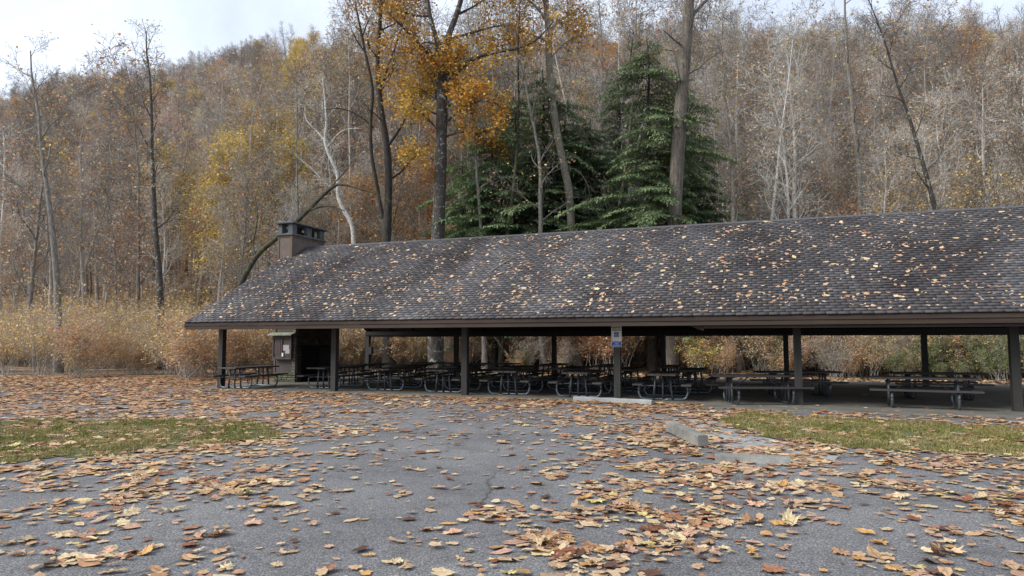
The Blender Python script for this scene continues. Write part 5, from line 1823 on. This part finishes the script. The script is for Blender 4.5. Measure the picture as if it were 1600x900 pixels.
for (x, Y, v) in [(368, 44, 1), (392, 50, 0), (418, 47, 2), (440, 52, 0), (478, 50, 1), (497, 54, 0), (518, 51, 0), (541, 56, 2), (566, 50, 1), (582, 55, 0), (622, 50, 0), (634, 57, 1), (654, 52, 2), (668, 49, 1),
                  (1120, 50, 0), (1134, 46, 1), (1150, 54, 2), (1172, 50, 0), (1184, 56, 1), (1206, 49, 0), (1224, 53, 2), (900, 56, 0), (965, 58, 2), (1260, 50, 1), (1300, 54, 0), (1400, 50, 0), (330, 50, 0), (180, 46, 1)]:
    p_ = at(x, 590, Y)
    place(FINE[v], ('trunk', 'crown_twigs', 'crown_leaves'), 'bare_tree', (p_.x, Y, hz(p_.x, Y)), random.uniform(0, 6.28), random.uniform(0.8, 1.15),
          ('finely forked pale grey tree', 'crooked fine-twigged grey tree', 'thin white-barked tree')[v] + (' standing nearer, ' if Y < 51 else ' before the woods, ') + spot(x), 'tree', 'fine-twigged trees in front of the woods')

for k_, (x, Y, v, sc) in enumerate([(385, 58, 0, 1.5), (428, 62, 1, 1.9), (470, 60, 2, 1.55), (512, 64, 0, 1.7), (548, 60, 1, 2.0), (575, 66, 0, 1.7), (618, 62, 0, 1.75), (645, 64, 1, 2.1), (705, 60, 0, 1.7), (740, 66, 2, 1.75),
                                    (775, 62, 1, 2.0), (815, 64, 0, 1.8), (838, 58, 1, 1.9), (880, 60, 0, 1.65), (918, 64, 2, 1.8), (948, 60, 1, 2.0), (972, 66, 0, 1.8), (1005, 62, 1, 2.1), (1042, 60, 0, 1.6), (1092, 64, 0, 1.75), (1122, 60, 1, 1.9),
                                    (1160, 62, 2, 1.6), (1195, 60, 0, 1.6), (300, 60, 0, 1.6), (210, 58, 1, 1.9), (130, 60, 0, 1.6), (40, 56, 1, 1.9), (1280, 60, 0, 1.6), (1370, 58, 1, 1.9), (1460, 62, 0, 1.6), (1560, 58, 1, 1.8)]):
    p_ = at(x, 590, Y)
    place(FINE[v], ('trunk', 'crown_twigs', 'crown_leaves'), 'bare_tree', (p_.x, Y, hz(p_.x, Y)), random.uniform(0, 6.28), sc * 1.04,
          'very tall ' + ('forked pale grey tree', 'crooked grey tree', 'white tree')[v] + ' against sky, ' + spot(x), 'tree', 'tall trees reaching the sky')

# yellow branch spray right of the last tables
ys_ = shrub(77, 2.4, [(0.72, 0.60, 0.06), (0.66, 0.50, 0.05), (0.75, 0.66, 0.14)], 0.22, 3, 0.10, 4)
b0 = at(1090, 590, 34)
place(ys_, ('stems', 'twigs', 'foliage'), 'shrub', (b0.x, 34, hz(b0.x, 34)), 0.5, 0.85, 'bright yellow-leaved young shrub just behind the slab right of the last rear post', 'shrub', None)

# ---- hemlocks
def hemlock(seed, H, Wd, base_h, shade):
    r_ = np.random.default_rng(seed)
    lob = r_.uniform(0, 6.28, 4)
    T = [TB()]; 
    n = 16
    P = np.array([[r_.normal(0, 0.04), r_.normal(0, 0.04), z] for z in np.linspace(-0.3, H, n)])
    P[0, :2] = 0
    T[0].tube(P, np.linspace(0.27, 0.02, n) * (H / 16) ** 0.7, 7)
    VV = []; CC = []
    z = base_h
    az = 0
    while z < H - 0.25:
        t_ = (z - base_h) / (H - base_h)
        L0 = Wd * (1 - t_) ** 0.5 * (0.55 + 0.45 * min(1, (t_ + 0.12) * 4)) + 0.25
        for b_ in range(int(r_.integers(3, 6))):
            az += 2.4 + r_.normal(0, 0.35)
            L = L0 * r_.uniform(0.4, 1.2) * (1 + 0.28 * math.sin(az * 1 + lob[0] + z * 0.7) + 0.15 * math.sin(z * 2.1 + lob[1]))
            if r_.uniform() < 0.22: continue
            d = np.array([math.cos(az), math.sin(az), r_.uniform(0.0, 0.35)]); d = unit(d)
            nb = max(4, int(L / 0.4))
            Q = [np.array([0, 0, z + r_.uniform(-0.15, 0.15)])]
            for k in range(nb):
                d = unit(d + np.array([0, 0, -0.75 / nb]) + r_.normal(0, 0.05, 3))
                Q.append(Q[-1] + d * L / nb)
            Q = np.array(Q)
            T[0].tube(Q, np.linspace(0.012 + 0.012 * L / 3, 0.005, nb + 1), 3)
            tone = r_.uniform(0.7, 1.25)
            side = np.array([-math.sin(az), math.cos(az), 0])
            m = int(L / 0.06)
            for k in range(m):
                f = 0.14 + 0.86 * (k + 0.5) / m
                ii = min(int(f * nb), nb - 1); ff = f * nb - ii
                p = Q[ii] * (1 - ff) + Q[ii + 1] * ff
                dd = unit(Q[ii + 1] - Q[ii])
                sl = (0.20 + 0.80 * (1 - f) * L / 3.2) * r_.uniform(0.5, 1.25) + 0.1
                for sg in (-1, 1):
                    s1 = unit(side * sg + dd * r_.uniform(0.45, 0.9) + np.array([0, 0, r_.uniform(-0.32, -0.02)]))
                    # a spray: flat needle-bearing strips along the side twig
                    ns = max(1, int(sl / 0.12))
                    for q in range(ns):
                        a0 = p + s1 * sl * q / ns + r_.normal(0, 0.02, 3)
                        dv = unit(s1 + side * 0 + r_.normal(0, 0.38, 3)) * r_.uniform(0.12, 0.23)
                        wv = unit(np.cross(dv, [0.15, 0.1, 1.0])) * r_.uniform(0.02, 0.042)
                        e_ = a0 + dv + np.array([0, 0, -0.03])
                        mid = a0 + dv * 0.45
                        VV += [a0, mid + wv, e_, mid - wv]
                        cc = tone * r_.uniform(0.7, 1.3)
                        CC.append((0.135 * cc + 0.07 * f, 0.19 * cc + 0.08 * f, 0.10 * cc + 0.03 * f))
        z += r_.uniform(0.17, 0.32)
    V = np.array(VV); n = len(V) // 4
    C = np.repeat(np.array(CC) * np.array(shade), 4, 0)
    F = np.arange(n)[:, None] * 4 + np.array([[0, 1, 2, 3]])
    return T[0].mesh('trunk', 'bark_hemlock'), np_mesh('needle_sprays', V, [F], 'needles', C)
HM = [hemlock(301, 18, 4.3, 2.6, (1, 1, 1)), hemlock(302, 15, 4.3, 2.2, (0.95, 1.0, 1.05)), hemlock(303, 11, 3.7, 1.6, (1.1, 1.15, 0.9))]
HK = [(1020, 58, 37.5, 0, 1.12, 'tallest dark green hemlock right of the middle, behind the thick pale trunk'),
      (850, 108, 41.5, 0, 1.2, 'dark green hemlock in the middle behind the patchy-barked tree'),
      (768, 190, 40, 1, 1.1, 'broad low hemlock right of the golden oak'),
      (722, 245, 43, 2, 1.25, 'small hemlock directly right of the golden oak trunk'),
      (806, 140, 46, 1, 1.25, 'hemlock filling the gap behind the middle conifers'),
      (926, 185, 42.5, 1, 1.1, 'hemlock behind the slanting thin tree'),
      (972, 120, 44.5, 0, 1.0, 'hemlock half hidden left of the tallest hemlock'),
      (1100, 205, 42, 1, 1.0, 'yellowish green hemlock right of the thick pale trunk'),
      (885, 170, 43.5, 1, 1.1, 'hemlock right of the patchy-barked tree filling the middle gap'),
      (1066, 118, 46, 0, 1.05, 'hemlock rising behind the thick pale trunk')]
for (x, yt, Y, v, sx, lab) in HK:
    b0 = at(x, 594, Y)
    zg = hz(b0.x, Y)
    H = at(x, yt, Y).z - zg
    src = [18, 15, 11][v]
    e = place(HM[v], ('trunk', 'needle_sprays'), 'hemlock_tree', (b0.x, Y, zg), random.uniform(0, 6.28), 1.0, lab, 'conifer', 'hemlocks behind the pavilion')
    e.scale = (sx, sx, H / src)

# tell apart by distance what would otherwise read the same
same = {}
for o in COL.objects:
    if o.parent is None and 'label' in o:
        same.setdefault(o['label'], []).append(o)
for lab, oo in same.items():
    if len(oo) > 1 and len(lab.split()) < 16:
        oo.sort(key=lambda o: o.location.x ** 2 + o.location.y ** 2)
        for k, o in enumerate(oo):
            if len(oo) == 2: w_ = ('nearer', 'farther')[k]
            elif len(oo) == 3: w_ = ('nearest', 'middle', 'farthest')[k]
            else: w_ = ('nearest' if k == 0 else 'second-nearest' if k == 1 else 'third-nearest' if k == 2 and len(oo) > 4 else 'farthest' if k == len(oo) - 1 else 'distant')
            o['label'] = w_ + ' ' + lab
